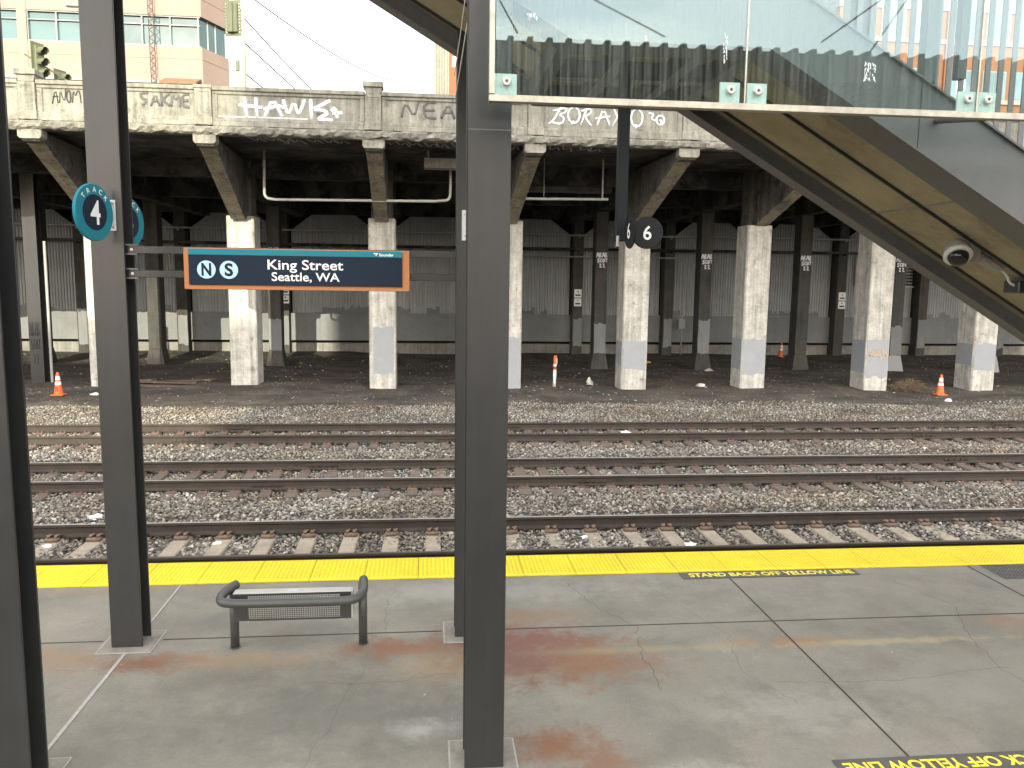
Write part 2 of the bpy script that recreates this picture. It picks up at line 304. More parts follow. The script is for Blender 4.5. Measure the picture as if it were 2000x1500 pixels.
class MB:
    def __init__(self): self.v = []; self.f = []
    def add(self, vs, fs):
        b = len(self.v); self.v += [tuple(p) for p in vs]; self.f += [tuple(i + b for i in q) for q in fs]; return self
    def box(self, x0, x1, y0, y1, z0, z1):
        return self.add([(x0, y0, z0), (x1, y0, z0), (x1, y1, z0), (x0, y1, z0), (x0, y0, z1), (x1, y0, z1), (x1, y1, z1), (x0, y1, z1)],
                        [(0, 3, 2, 1), (4, 5, 6, 7), (0, 1, 5, 4), (1, 2, 6, 5), (2, 3, 7, 6), (3, 0, 4, 7)])
    def prism(self, poly, axis, a, b):
        """polygon extruded along 'x','y' or 'z' between a and b; poly holds the two other coordinates"""
        def p3(u, v, t): return {'x': (t, u, v), 'y': (u, t, v), 'z': (u, v, t)}[axis]
        n = len(poly)
        vs = [p3(u, v, a) for u, v in poly] + [p3(u, v, b) for u, v in poly]
        fs = [tuple(range(n - 1, -1, -1)), tuple(range(n, 2 * n))] + [(i, (i + 1) % n, n + (i + 1) % n, n + i) for i in range(n)]
        return self.add(vs, fs)
    def tube(self, path, r, n=8, squash=None, r2=None):
        P = [Vector(p) for p in path]; vs = []; fs = []
        t0 = (P[1] - P[0]).normalized(); up = Vector((0, 0, 1)) if abs(t0.z) < 0.9 else Vector((0, 1, 0))
        nn = (up - t0 * up.dot(t0)).normalized()
        for i, p in enumerate(P):
            a = (P[i] - P[i - 1]).normalized() if i > 0 else None
            c = (P[i + 1] - P[i]).normalized() if i < len(P) - 1 else None
            t = ((a if a else c) + (c if c else a))
            t = t.normalized() if t.length > 1e-6 else (a or c)
            nn = nn - t * nn.dot(t)
            nn = nn.normalized() if nn.length > 1e-6 else t.orthogonal().normalized()
            bb = t.cross(nn)
            rr = r if r2 is None else r + (r2 - r) * i / (len(P) - 1)
            for k in range(n):
                o = nn * math.cos(2 * math.pi * k / n) * rr + bb * math.sin(2 * math.pi * k / n) * rr
                if squash: o = Vector((o.x * squash[0], o.y * squash[1], o.z * squash[2]))
                vs.append(p + o)
        for i in range(len(P) - 1):
            for k in range(n): fs.append((i * n + k, i * n + (k + 1) % n, (i + 1) * n + (k + 1) % n, (i + 1) * n + k))
        fs.append(tuple(range(n - 1, -1, -1))); fs.append(tuple((len(P) - 1) * n + k for k in range(n)))
        return self.add(vs, fs)
    def lathe(self, prof, c=(0, 0, 0), n=20, M4=None):
        vs = []; fs = []
        for r, z in prof:
            for k in range(n):
                a = 2 * math.pi * k / n; p = Vector((r * math.cos(a), r * math.sin(a), z))
                if M4: p = M4 @ p
                vs.append(p + Vector(c))
        m = len(prof)
        for i in range(m - 1):
            for k in range(n): fs.append((i * n + k, i * n + (k + 1) % n, (i + 1) * n + (k + 1) % n, (i + 1) * n + k))
        fs.append(tuple(range(n - 1, -1, -1))); fs.append(tuple((m - 1) * n + k for k in range(n)))
        return self.add(vs, fs)
    def xf(self, M4):
        self.v = [tuple(M4 @ Vector(p)) for p in self.v]; return self
    def build(self, name, mat, parent=None, bevel=0, local=False, smooth=False, seg=1):
        o = Vector((0, 0, 0)) if local or parent is None else base_of(parent)
        me = bpy.data.meshes.new(name)
        me.from_pydata([(p[0] - o.x, p[1] - o.y, p[2] - o.z) for p in self.v], [], self.f)
        bm = bmesh.new(); bm.from_mesh(me); bmesh.ops.recalc_face_normals(bm, faces=bm.faces); bm.to_mesh(me); bm.free()
        me.materials.append(mat)
        ob = bpy.data.objects.new(name, me); COL.objects.link(ob)
        if parent is not None: ob.parent = parent
        if smooth:
            for p in me.polygons: p.use_smooth = True
        if bevel:
            bv = ob.modifiers.new('bevel', 'BEVEL'); bv.width = bevel; bv.segments = seg; bv.limit_method = 'ANGLE'; bv.angle_limit = R(40)
        return ob

def text_data(s, extrude=0.0, bold=0.0):
    cu = bpy.data.curves.new('text', 'FONT'); cu.body = s; cu.size = 1.0; cu.extrude = 0; cu.offset = bold; cu.resolution_u = 4
    ob = bpy.data.objects.new('text', cu); COL.objects.link(ob)
    dg = bpy.context.evaluated_depsgraph_get(); me = ob.evaluated_get(dg).to_mesh()
    v = [(p.co.x, p.co.y) for p in me.vertices]; f = [tuple(q.vertices) for q in me.polygons]
    ob.evaluated_get(dg).to_mesh_clear(); bpy.data.objects.remove(ob); bpy.data.curves.remove(cu)
    return v, f
_cap = None
def text_fit(mb, s, x0, x1, z0, cap, place, bold=0.0):
    """letters fitted between x0..x1 with cap height; place(u, v) gives the 3-D point"""
    global _cap
    if _cap is None: _cap = max(p[1] for p in text_data('H')[0])
    v, f = text_data(s, 0, bold)
    a = min(p[0] for p in v); b = max(p[0] for p in v)
    sx = (x1 - x0) / (b - a); sz = cap / _cap
    return mb.add([place(x0 + (p[0] - a) * sx, z0 + p[1] * sz) for p in v], f)

def smooth_path(pts, it=2):
    for _ in range(it):
        q = [pts[0]]
        for a, b in zip(pts[:-1], pts[1:]):
            q.append(tuple(a[i] * 0.75 + b[i] * 0.25 for i in range(len(a)))); q.append(tuple(a[i] * 0.25 + b[i] * 0.75 for i in range(len(a))))
        q.append(pts[-1]); pts = q
    return pts

def circ(cx, cz, rx, rz, a0=90, a1=450, n=14):
    return [(cx + rx * math.cos(R(a0 + (a1 - a0) * i / n)), cz + rz * math.sin(R(a0 + (a1 - a0) * i / n))) for i in range(n + 1)]

def graffiti(strokes, x, y, z, sx, sz, wdt, mat, parent, slant=0.0):
    mb = MB()
    for s in strokes:
        p = [(x + (u + slant * v) * sx, y, z + v * sz) for u, v in s]
        if len(p) > 2 and len(p) < 8: p = smooth_path(p, 1)
        mb.tube(p, wdt / 2, 6, (1, 0.12, 1))
    hb_ = MB()
    for s in strokes:
        p = [(x + (u + slant * v) * sx, y + 0.001, z + v * sz) for u, v in s]
        if len(p) > 2 and len(p) < 8: p = smooth_path(p, 1)
        hb_.tube(p, wdt * 0.95, 6, (1, 0.03, 1))
    if wdt > 0.04 and mat in (m_sprayw, m_spraym): hb_.build('overspray', m_mist if mat is m_sprayw else m_mistk, parent, smooth=True)
    return mb.build('graffiti', mat, parent, smooth=True)

# ================================================================== SETTING
def ground_z(x, y):
    return -0.44 + 0.03 * math.sin(x * 0.7 + y * 0.4) + 0.025 * math.sin(y * 1.3 - x * 0.33) + (0.05 if x < -4 else 0)
def sheet(name, xs, ys, zf, mat, kind='structure'):
    vs = [(x, y, zf(x, y)) for y in ys for x in xs]; nx = len(xs)
    fs = [(j * nx + i, j * nx + i + 1, (j + 1) * nx + i + 1, (j + 1) * nx + i) for j in range(len(ys) - 1) for i in range(nx - 1)]
    o = MB().add(vs, fs).build(name, mat, None, smooth=True); return tag(o, kind=kind)
sheet('ground', [-900, -300, -100, -60] + list(np.arange(-40, 41, 0.8)) + [60, 100, 300, 900], [-900, -300, -100, -40, -10, 0, 5, 9.75] + list(np.arange(10.5, 44, 0.5)) + [50, 80, 200, 900],
      lambda x, y: ground_z(x, y) if 24.0 < y < 44 and abs(x) < 41 else -0.52, m_dirt)
def bed_z(x, y): return -0.462 + 0.02 * math.sin(x * 1.1 + y) - max(0, (y - 24.2)) * 0.06
sheet('track_bed', list(np.arange(-30, 36.1, 0.75)), list(np.arange(9.75, 25.3, 0.3)), bed_z, m_bed)

# platform with its edge face, joints, cracks
plat = MB().box(-40, 40, 2.0, 9.665, -0.62, 0.0).build('platform', m_plat, None); tag(plat, kind='structure')
tag(MB().box(-40, 40, 9.64, 9.668, -0.9, -0.62).box(-40, 40, 9.55, 9.64, -0.9, -0.64).build('platform_footing', m_under), kind='structure')
jm = MB()
for x0, x1 in ((-40, -3.02), (-2.48, 0.12), (0.64, 40)): jm.box(x0, x1, 7.574, 7.586, 0.001, 0.004)
for x in (3.47, 6.55, 9.7): jm.box(x - 0.007, x + 0.007, 2.0, 8.97, 0.002, 0.005)
jm.build('joint', m_joint, plat)
jw = MB().box(-2.745, -2.715, 2.0, 7.31, 0.002, 0.005).box(-2.735, -2.715, 7.79, 8.97, 0.002, 0.005); jw.build('pale_joint', m_jointw, plat)
def wander(pts, n=26, amp=0.045, seed=1):
    rr = random.Random(seed); out = []
    for (a, b), (c, d) in zip(pts[:-1], pts[1:]):
        for i in range(n):
            t = i / n; out.append((a + (c - a) * t + rr.uniform(-amp, amp), b + (d - b) * t + rr.uniform(-amp, amp)))
    out.append(pts[-1]); return out
cracks = [([(1.55, 8.75), (1.75, 8.05), (2.05, 7.55), (1.95, 6.9), (1.95, 6.3)], 0.007), ([(2.35, 8.9), (2.9, 7.3), (2.75, 6.5), (3.0, 6.0)], 0.0035),
          ([(5.35, 8.6), (5.6, 7.8), (5.25, 7.1), (5.1, 6.4), (5.2, 5.9)], 0.006), ([(3.0, 6.35), (3.9, 6.3), (5.2, 6.45)], 0.004), ([(-0.35, 8.9), (-0.45, 8.2), (-0.42, 7.65)], 0.004),
          ([(-1.0, 6.62), (-0.4, 6.6), (0.25, 6.72)], 0.004), ([(-3.5, 7.9), (-3.0, 8.3), (-2.95, 8.9)], 0.004), ([(-0.55, 6.9), (-0.75, 6.0), (-0.9, 5.3)], 0.003), ([(-3.2, 7.0), (-2.3, 7.05)], 0.003), ([(6.1, 8.6), (6.9, 7.6), (7.4, 6.8)], 0.005)]
cm = MB()
for i, (pts, wd) in enumerate(cracks):
    pp = wander(pts, 9, 0.028, i)
    cm.tube([(a, b, 0.0005) for a, b in pp], wd * 0.42, 4, (1, 1, 0.25))
cm.build('crack', m_crack, plat)
# little gum spots and litter specks on the concrete
gm = MB()
for i in range(46):
    x, y = random.uniform(-3.4, 6.5), random.uniform(5.0, 8.9); r = random.choice((0.004, 0.006, 0.006, 0.011))
    gm.lathe([(r, 0.0), (r * 0.8, 0.004)], (x, y, 0.0005), 7)
gm.build('gum_spot', m_jointw, plat)

# ================================================================== TACTILE STRIP, MARKINGS, GRATE
ts = thing('tactile_strip', 'bright yellow tactile warning strip with raised domes along the platform edge', 'tactile paving', (0, 9.3, 0))
x = -8.05; k = 0
while x < 16:
    t = MB().box(x + 0.003, x + 0.607, 8.985, 9.675, 0.002, 0.014); dm = MB()
    for i in range(12):
        for j in range(11):
            cx, cy = x + 0.03 + i * 0.0495, 9.075 + j * 0.053
            vs = [(cx + 0.016 * math.cos(a), cy + 0.016 * math.sin(a), 0.0142) for a in np.arange(0, 6.2, math.pi / 3)] + [(cx + 0.010 * math.cos(a), cy + 0.010 * math.sin(a), 0.0215) for a in np.arange(0, 6.2, math.pi / 3)]
            dm.add(vs, [(q, (q + 1) % 6, 6 + (q + 1) % 6, 6 + q) for q in range(6)] + [(6, 7, 8, 9, 10, 11)])
    dm.box(x + 0.003, x + 0.607, 8.985, 9.05, 0.0142, 0.0150)
    nb = len(t.f); t.add(dm.v, dm.f); tl = t.build('tile', m_yel0, ts); tl.data.materials.append(m_yel)
    for pi, pg in enumerate(tl.data.polygons): pg.material_index = 1 if pi >= nb else 0
    x += 0.61
def marking(label, xa, xb, ya, yb, flip):
    o = thing('floor_marking', label, 'floor marking', ((xa + xb) / 2, (ya + yb) / 2, 0))
    MB().box(xa, xb, ya, yb, 0.004, 0.007).build('backing', m_mark, o)
    mb = MB(); s = 'STAND BACK OFF YELLOW LINE'; h = (yb - ya) * 0.52
    if not flip: text_fit(mb, s, xa + 0.10, xb - 0.05, ya + (yb - ya) * 0.25, h, lambda u, v: (u, v, 0.0085), 0.03)
    else: text_fit(mb, s, xa + 0.05, xb - 0.05, 0, h, lambda u, v: (xa + xb - u, yb - (yb - ya) * 0.25 - v, 0.0085), 0.03)
    mb.build('lettering', m_yel2, o)
marking('yellow stencil warning on a dark strip beside the yellow tactile edge', 2.92, 5.07, 8.775, 8.975, False)
marking('upside-down yellow stencil warning on a dark strip at the near side of the platform', 2.88, 5.05, 4.99, 5.20, True)
g = thing('floor_grate', 'dark steel mesh grate set into the platform beside the yellow edge', 'grate', (7.3, 8.75, 0))
mb = MB()
for i in range(28): mb.box(6.71 + i * 0.045, 6.716 + i * 0.045, 8.53, 8.97, 0.004, 0.012)
for j in range(11): mb.box(6.70, 7.94, 8.53 + j * 0.0435, 8.536 + j * 0.0435, 0.0035, 0.0105)
mb.build('bars', m_grate, g)
MB().box(6.69, 7.95, 8.52, 8.98, 0.001, 0.003).build('pit', m_plinth, g)

# ================================================================== TRACKS
RT = -0.20
def rail_profile(yc, sc=1.0):
    h = 0.172
    half = [(0.036, 0), (0.036, -0.030), (0.022, -0.042), (0.009, -0.052), (0.009, -0.130), (0.030, -0.150), (0.072, -0.162), (0.072, -h)]
    return [(yc + a, RT + b) for a, b in half] + [(yc - a, RT + b) for a, b in reversed(half)]
def clip_pair():
    mb = MB()
    for dx in (-0.035, 0.035):
        mb.tube(smooth_path([(dx - 0.012, 0.05, 0.01), (dx - 0.012, -0.03, 0.055), (dx, -0.06, 0.035), (dx + 0.014, -0.03, 0.06), (dx + 0.014, 0.06, 0.025)], 1), 0.011, 6)
    mb.box(-0.065, 0.065, -0.085, -0.02, -0.004, 0.03)
    return mb.xf(Matrix.Scale(1.45, 4))
for ti, (ya, yb, conc, lab) in enumerate(((10.50, 12.02, True, 'railway track nearest the platform on pale concrete ties with spring clips'),
                                        (14.60, 16.12, False, 'middle railway track on brown wooden ties'),
                                        (18.78, 20.27, False, 'railway track farthest from the platform beside the dirt under the overpass'))):
    tr = thing('railway_track', lab, 'railway track', (0, (ya + yb) / 2, RT - 0.172), 'railway tracks beside the platform')
    x0, x1 = -1.0 - yb * 0.62, 2.0 + yb * 0.86
    for yc in (ya, yb):
        rl = MB().prism(rail_profile(yc), 'x', x0, x1).build('rail', m_rail, tr)
        MB().box(x0, x1, yc - 0.012, yc + 0.024, RT - 0.002, RT + 0.002).build('rail_head', m_railtop if ti < 2 and yc != 10.50 else m_railtop2, rl)
        if ti > 0:
            jb = MB()
            for xx in np.arange(x0 + 2.2, x1, 5.9 if yc == ya else 6.7):
                jb.box(xx - 0.3, xx + 0.3, yc - 0.030, yc + 0.030, RT - 0.125, RT - 0.060)
                for q in (-0.2, -0.07, 0.07, 0.2): jb.box(xx + q - 0.018, xx + q + 0.018, yc - 0.055, yc - 0.03, RT - 0.11, RT - 0.075)
            jb.build('joint_bar', m_rail, rl)
    ym = (ya + yb) / 2
    first = None
    x = x0 + 0.1
    while x < x1:
        jx = random.uniform(-0.02, 0.02)
        if conc:
            tz = RT - 0.186
            if first is None:
                mb = MB().prism([(-0.13, -0.12), (-0.11, 0), (0.11, 0), (0.13, -0.12)], 'y', -1.27, 1.27)
                first = mb.build('tie', m_ctie, tr, bevel=0.012, local=True)
                for yy in (ya - ym, yb - ym):
                    for s in (1, -1):
                        c = clip_pair()
                        if s < 0: c.xf(Matrix.Rotation(math.pi, 4, 'Z'))
                        c.xf(Matrix.Translation((0, yy - s * 0.125, 0.004))).build('rail_clip', m_clipr, first, local=True, smooth=True)
                o = first
            else: o = copy_tree(first, None, tr)
            o.location = (x + jx, 0, tz - (RT - 0.172)); o.rotation_euler = (0, 0, random.uniform(-0.012, 0.012)); x += 0.60
        else:
            L1, L2 = 1.28 + random.uniform(-0.09, 0.07), 1.28 + random.uniform(-0.07, 0.07); wdt = random.uniform(0.095, 0.12)
            mb = MB().box(-wdt, wdt, -L1, L2, -0.15, -0.012)
            o = mb.build('tie', m_wtie, tr, bevel=0.012, local=True)
            for yy in (ya - ym, yb - ym):
                pm = MB().box(-0.085, 0.085, yy - 0.19, yy + 0.19, -0.013, 0.004)
                for q in (-1, 1):
                    for u in (-0.05, 0.05): pm.box(u - 0.013, u + 0.013, yy + q * 0.10 - 0.016, yy + q * 0.10 + 0.016, 0.003, 0.032)
                pm.build('tie_plate', m_plate, o, local=True)
            o.location = (x + jx, 0, random.uniform(-0.012, 0.004)); o.rotation_euler = (0, 0, random.uniform(-0.05, 0.05)); x += random.uniform(0.49, 0.57)

# ---------------------------------------------------------------- ballast and grit (stuff)
def stone_protos(cname, count, mat, flat=0.6):
    c = bpy.data.collections.new(cname)
    for i in range(count):
        bm = bmesh.new()
        for _ in range(13):
            v = Vector((random.gauss(0, 1), random.gauss(0, 1), random.gauss(0, 1))).normalized() * random.uniform(0.75, 1.0)
            bm.verts.new((v.x * random.uniform(0.85, 1.2), v.y * 0.8, v.z * flat))
        r = bmesh.ops.convex_hull(bm, input=bm.verts)
        for v in [v for v in bm.verts if not v.link_faces]: bm.verts.remove(v)
        me = bpy.data.meshes.new('stone'); bm.to_mesh(me); bm.free(); me.materials.append(mat)
        c.objects.link(bpy.data.objects.new('stone', me))
    return c
def scatter(name, pts, scl, coll, nproto, tilt=0.6):
    n = len(pts)
    me = bpy.data.meshes.new(name); me.vertices.add(n); me.vertices.foreach_set('co', np.asarray(pts, dtype=np.float32).ravel())
    rot = np.stack([rng.uniform(-tilt, tilt, n), rng.uniform(-tilt, tilt, n), rng.uniform(0, 6.28, n)], 1).astype(np.float32)
    a = me.attributes.new('rot', 'FLOAT_VECTOR', 'POINT'); a.data.foreach_set('vector', rot.ravel())
    a = me.attributes.new('scl', 'FLOAT', 'POINT'); a.data.foreach_set('value', np.asarray(scl, dtype=np.float32))
    a = me.attributes.new('idx', 'INT', 'POINT'); a.data.foreach_set('value', rng.integers(0, nproto, n).astype(np.int32))
    ob = bpy.data.objects.new(name, me); COL.objects.link(ob); ob['kind'] = 'stuff'
    ng = bpy.data.node_groups.new(name, 'GeometryNodeTree')
    ng.interface.new_socket('Geometry', in_out='INPUT', socket_type='NodeSocketGeometry'); ng.interface.new_socket('Geometry', in_out='OUTPUT', socket_type='NodeSocketGeometry')
    N = ng.nodes; L = ng.links
    gi = N.new('NodeGroupInput'); go = N.new('NodeGroupOutput'); ip = N.new('GeometryNodeInstanceOnPoints'); ci = N.new('GeometryNodeCollectionInfo')
    ci.inputs['Collection'].default_value = coll; ci.inputs['Separate Children'].default_value = True; ci.inputs['Reset Children'].default_value = True
    def na(nm, ty):
        q = N.new('GeometryNodeInputNamedAttribute'); q.data_type = ty; q.inputs['Name'].default_value = nm; return q.outputs['Attribute']
    e2r = N.new('FunctionNodeEulerToRotation')
    L.new(na('rot', 'FLOAT_VECTOR'), e2r.inputs[0]); L.new(e2r.outputs[0], ip.inputs['Rotation'])
    L.new(na('scl', 'FLOAT'), ip.inputs['Scale']); L.new(na('idx', 'INT'), ip.inputs['Instance Index'])
    ip.inputs['Pick Instance'].default_value = True
    L.new(gi.outputs[0], ip.inputs['Points']); L.new(ci.outputs[0], ip.inputs['Instance']); L.new(ip.outputs[0], go.inputs[0])
    md = ob.modifiers.new('scatter', 'NODES'); md.node_group = ng
    return ob
def jitter(y0, y1, sp, edge=None):
    out = []
    for y in np.arange(y0, y1, sp):
        xs = np.arange(-1.5 - y * 0.60, 2.0 + y * 0.83, sp)
        p = np.stack([xs, np.full_like(xs, y)], 1) + rng.uniform(-sp * 0.6, sp * 0.6, (len(xs), 2)); out.append(p)
    return np.concatenate(out)
sc_coll = stone_protos('ballast_stones', 12, m_stone)
P = np.concatenate([jitter(9.9, 17.2, 0.050), jitter(17.2, 24.4, 0.058)])
# thin out where the gravel gives way to dirt
edge = 24.9 + 0.35 * np.sin(P[:, 0] * 0.9) + 0.2 * np.sin(P[:, 0] * 2.3 + 1)
Pe = jitter(24.4, 26.6, 0.07); ee = 24.8 + 0.35 * np.sin(Pe[:, 0] * 0.9) + 0.2 * np.sin(Pe[:, 0] * 2.3 + 1) + np.abs(rng.normal(0, 0.5, len(Pe))); Pe = Pe[Pe[:, 1] < ee]
P = np.concatenate([P, Pe])
s = np.clip(rng.lognormal(math.log(0.034), 0.30, len(P)), 0.014, 0.058) * np.where(P[:, 1] > 20.9, 0.86, 1.0)
z = np.array([-0.418 - max(0, q - 24.2) * 0.03 for q in P[:, 1]]) + rng.uniform(-0.015, 0.02, len(P))
# heaps: a little higher between tracks, lower inside the near track
z += 0.02 * np.sin(P[:, 0] * 0.8 + P[:, 1] * 1.7) + np.where((P[:, 1] > 12.9) & (P[:, 1] < 13.8), 0.03, 0) + np.where((P[:, 1] > 17.2) & (P[:, 1] < 17.9), 0.02, 0) + np.where(P[:, 1] > 24.2, -0.0, 0)
z -= np.where(((P[:, 1] > 13.35) & (P[:, 1] < 17.3)) | ((P[:, 1] > 17.55) & (P[:, 1] < 21.3)), 0.013, 0.0)
scatter('ballast', np.column_stack([P, z]), s, sc_coll, 12)
gcoll = stone_protos('grit_bits', 8, m_bit, 0.45)
Gp = jitter(24.6, 42.0, 0.19); keep = rng.random(len(Gp)) < 0.55; Gp = Gp[keep]
gs = np.clip(rng.lognormal(math.log(0.020), 0.6, len(Gp)), 0.006, 0.09)
gz = np.array([ground_z(a, b) for a, b in Gp])
scatter('loose_grit', np.column_stack([Gp, gz]), gs, gcoll, 8, 0.3)

# ================================================================== OVERPASS
ov = thing('overpass', 'old concrete road overpass with graffiti-tagged parapet and rows of square piers', 'overpass', (0, 28, -0.4))
YE = 23.5
XP = [-20.7, -16.1, -11.05, -6.35, -1.6, 2.8, 7.32, 11.68, 16.3, 20.4, 25.0]
XB = [-19.5, -15.1, -10.55, -6.05, -1.52, 3.0, 7.47, 11.9, 16.3, 20.7, 25.1]
# deck slab and beams
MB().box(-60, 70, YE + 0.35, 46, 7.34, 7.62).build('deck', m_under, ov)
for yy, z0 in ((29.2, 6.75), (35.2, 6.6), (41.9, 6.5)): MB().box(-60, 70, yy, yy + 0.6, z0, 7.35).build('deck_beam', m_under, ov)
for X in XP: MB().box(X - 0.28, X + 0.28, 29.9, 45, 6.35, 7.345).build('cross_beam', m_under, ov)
MB().box(3.6, 7.0, 31.4, 31.9, 6.75, 7.33).build('beam_infill', m_wallb, ov)
MB().box(-0.14, 1.2, 26.0, 26.5, 6.80, 7.10).box(-0.05, 0.03, 26.1, 26.4, 7.1, 7.339).box(1.05, 1.13, 26.1, 26.4, 7.1, 7.339).build('utility_box', m_wallb, ov)
# parapet
def parapet(xa, xb, i):
    mb = MB()
    mb.box(xa, xb, YE + 0.06, YE + 0.30, 7.62, 8.36)           # recessed wall
    mb.box(xa, xb, YE - 0.03, YE + 0.36, 8.36, 8.47)           # coping
    mb.box(xa, xb, YE + 0.02, YE + 0.06, 8.27, 8.36)           # upper moulding
    mb.box(xa, xb, YE + 0.01, YE + 0.30, 7.56, 7.66)
    mb.box(xa, xb, YE - 0.02, YE + 0.30, 7.43, 7.56)
    for q in (xa, xb - 0.14): mb.box(q, q + 0.14, YE + 0.022, YE + 0.06, 7.66, 8.27)
    return mb.build('parapet_panel', m_conc, ov, bevel=0.012)
panels = {}
for i in range(len(XB) - 1): panels[i] = parapet(XB[i] + 0.225, XB[i + 1] - 0.225, i)
# rough bottom ledge, worn and broken
xs = np.arange(-26, 34, 0.13); vs = []; fs = []
prof = [(YE + 0.28, 7.20), (YE - 0.02, 7.20), (YE - 0.10, 7.25), (YE - 0.11, 7.36), (YE - 0.05, 7.42), (YE + 0.10, 7.436), (YE + 0.28, 7.436)]
for i, xx in enumerate(xs):
    for j, (yy, zz) in enumerate(prof):
        a = 0.028 if j in (1, 2, 3) else (0.014 if j == 4 else 0.0)
        vs.append((xx, yy + random.uniform(-a, a) + (max(0, random.gauss(0, 0.03)) if j in (2, 3) else 0), zz + random.uniform(-a, a)))
n = len(prof)
for i in range(len(xs) - 1):
    for j in range(n - 1): fs.append((i * n + j, i * n + j + 1, (i + 1) * n + j + 1, (i + 1) * n + j))
MB().add(vs, fs).build('ledge', m_concr, ov)
for i, X in enumerate(XB):
    mb = MB().box(X - 0.22, X + 0.22, YE - 0.06, YE + 0.37, 7.44, 8.40)
    mb.box(X - 0.24, X + 0.24, YE - 0.075, YE + 0.385, 7.44, 7.66)
    mb.box(X - 0.16, X - 0.13, YE - 0.072, YE - 0.05, 7.72, 8.30).box(X + 0.13, X + 0.16, YE - 0.072, YE - 0.05, 7.72, 8.30).box(X - 0.16, X + 0.16, YE - 0.0725, YE - 0.05, 8.30, 8.33)
    capped = i in (2, 4, 8)
    if capped:
        mb.prism([(X - 0.19, 8.40), (X + 0.19, 8.40), (X + 0.24, 8.58), (X - 0.24, 8.58)], 'y', YE - 0.05, YE + 0.36)
        mb.box(X - 0.27, X + 0.27, YE - 0.11, YE + 0.41, 8.58, 8.72)
    else: mb.box(X - 0.24, X + 0.24, YE - 0.08, YE + 0.39, 8.40, 8.485)
    mb.build('parapet_post', m_conc, ov, bevel=0.015)
# haunched brackets
for X, Xp in zip(XB, XP):
    hw = 0.235
    pr = [(YE + 0.02, 7.205), (YE + 0.02, 6.98), (YE + 0.10, 6.90), (YE + 0.45, 6.90), (28.6, 5.30), (29.4, 5.30), (29.4, 7.21)]
    n = len(pr); vs = []
    for s in (-1, 1):
        for yy, zz in pr:
            t = min(1, max(0, (yy - YE) / 5.0)); vs.append((X + (Xp - X) * t + s * hw, yy, zz))
    fs = [tuple(range(n)), tuple(range(2 * n - 1, n - 1, -1))] + [(i, (i + 1) % n, n + (i + 1) % n, n + i) for i in range(n)]
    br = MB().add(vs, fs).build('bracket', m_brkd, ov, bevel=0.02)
    so_ = []
    for (yy, zz) in ((YE + 0.46, 6.885), (28.55, 5.29)):
        t = min(1, max(0, (yy - YE) / 5.0))
        for s in (-1, 1): so_.append((X + (Xp - X) * t + s * 0.225, yy, zz)); so_.append((X + (Xp - X) * t + s * 0.225, yy, zz + 0.02))
    MB().add(so_, [(0, 2, 6, 4), (1, 5, 7, 3), (0, 4, 5, 1), (2, 3, 7, 6), (0, 1, 3, 2), (4, 6, 7, 5)]).build('bounce_lit_soffit', m_brk_lit, br)  # cleaner than the sooty sides, with bounced ground light put into its colour
    MB().prism([(X - 0.305, 7.207), (X - 0.305, 7.02), (X - 0.25, 6.955), (X + 0.25, 6.955), (X + 0.305, 7.02), (X + 0.305, 7.207)], 'y', YE - 0.02, YE + 0.34).build('bracket_nose', m_conc, br, bevel=0.01)
# front row of piers
def rough_patch(x0, x1, z0, z1, yy, seed, edge=0.05):
    rr = random.Random(seed); pts = []
    def walk(a, b, n, amp, c, vert):
        out = []; off = 0
        for i in range(n + 1):
            if i % 2 == 0: off = rr.uniform(-amp, amp)
            t = a + (b - a) * i / n; out.append((c + off, t) if vert else (t, c + off))
        return out
    pts += walk(x0, x1, 6, edge, z0, False) + walk(z0 + edge * 1.2, z1 - edge * 1.2, 4, 0.012, x1, True) + walk(x1, x0, 8, edge, z1, False) + walk(z1 - edge * 1.2, z0 + edge * 1.2, 4, 0.012, x0, True)
    return MB().prism(pts, 'y', yy - 0.004, yy + 0.01)
patches = {3: None, 4: (0.15, 0.86, 0.10, 1.70, True), 5: (0, 0.92, -0.5, 1.35, False), 6: (0, 0.92, 0.25, 1.28, False), 7: (0, 0.92, 0.12, 1.42, False), 8: (0.0, 0.92, 0.02, 1.40, False), 9: (0.0, 0.92, 0.32, 1.30, False)}
for i, X in enumerate(XP):
    y0 = 28.5 - 0.03 * (X - 4); wv = 0.46
    pr = MB().prism([(X - wv + 0.05, y0), (X + wv - 0.05, y0), (X + wv, y0 + 0.05), (X + wv, y0 + 1.0), (X - wv, y0 + 1.0), (X - wv, y0 + 0.05)], 'z', -0.7, 5.42).build('pier', m_pier, ov, bevel=0.01)
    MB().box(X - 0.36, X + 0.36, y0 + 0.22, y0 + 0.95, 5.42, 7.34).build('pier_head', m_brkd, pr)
    if patches.get(i):
        a, b, z0, z1, rag = patches[i]
        rough_patch(X - 0.46 + a + (0.05 if a == 0 else 0), X - 0.46 + b - (0.05 if b > 0.9 else 0), z0, z1, y0, i, 0.06).build('paint_patch', m_patch, pr)
        if i >= 6:
            MB().box(X - wv - 0.004, X - wv + 0.01, y0 + 0.06, y0 + 0.97, z0 + 0.15, z1 - 0.03).build('paint_patch', m_patch, pr)
    if i == 8:
        st = [[(0, .9), (.05, .1)], [(.05, .5), (.2, .55), (.2, .1)], circ(.35, .35, .12, .25), circ(.6, .35, .12, .25), [(.72, .6), (.72, -.1), (.55, -.2)], [(.85, .6), (.9, .1)], [(.98, .5), (1.0, .0), (.9, .2)]]
        graffiti(st, X - 0.36, y0 - 0.006, 0.75, 0.75, 0.42, 0.05, m_sprayo, pr, 0.1)
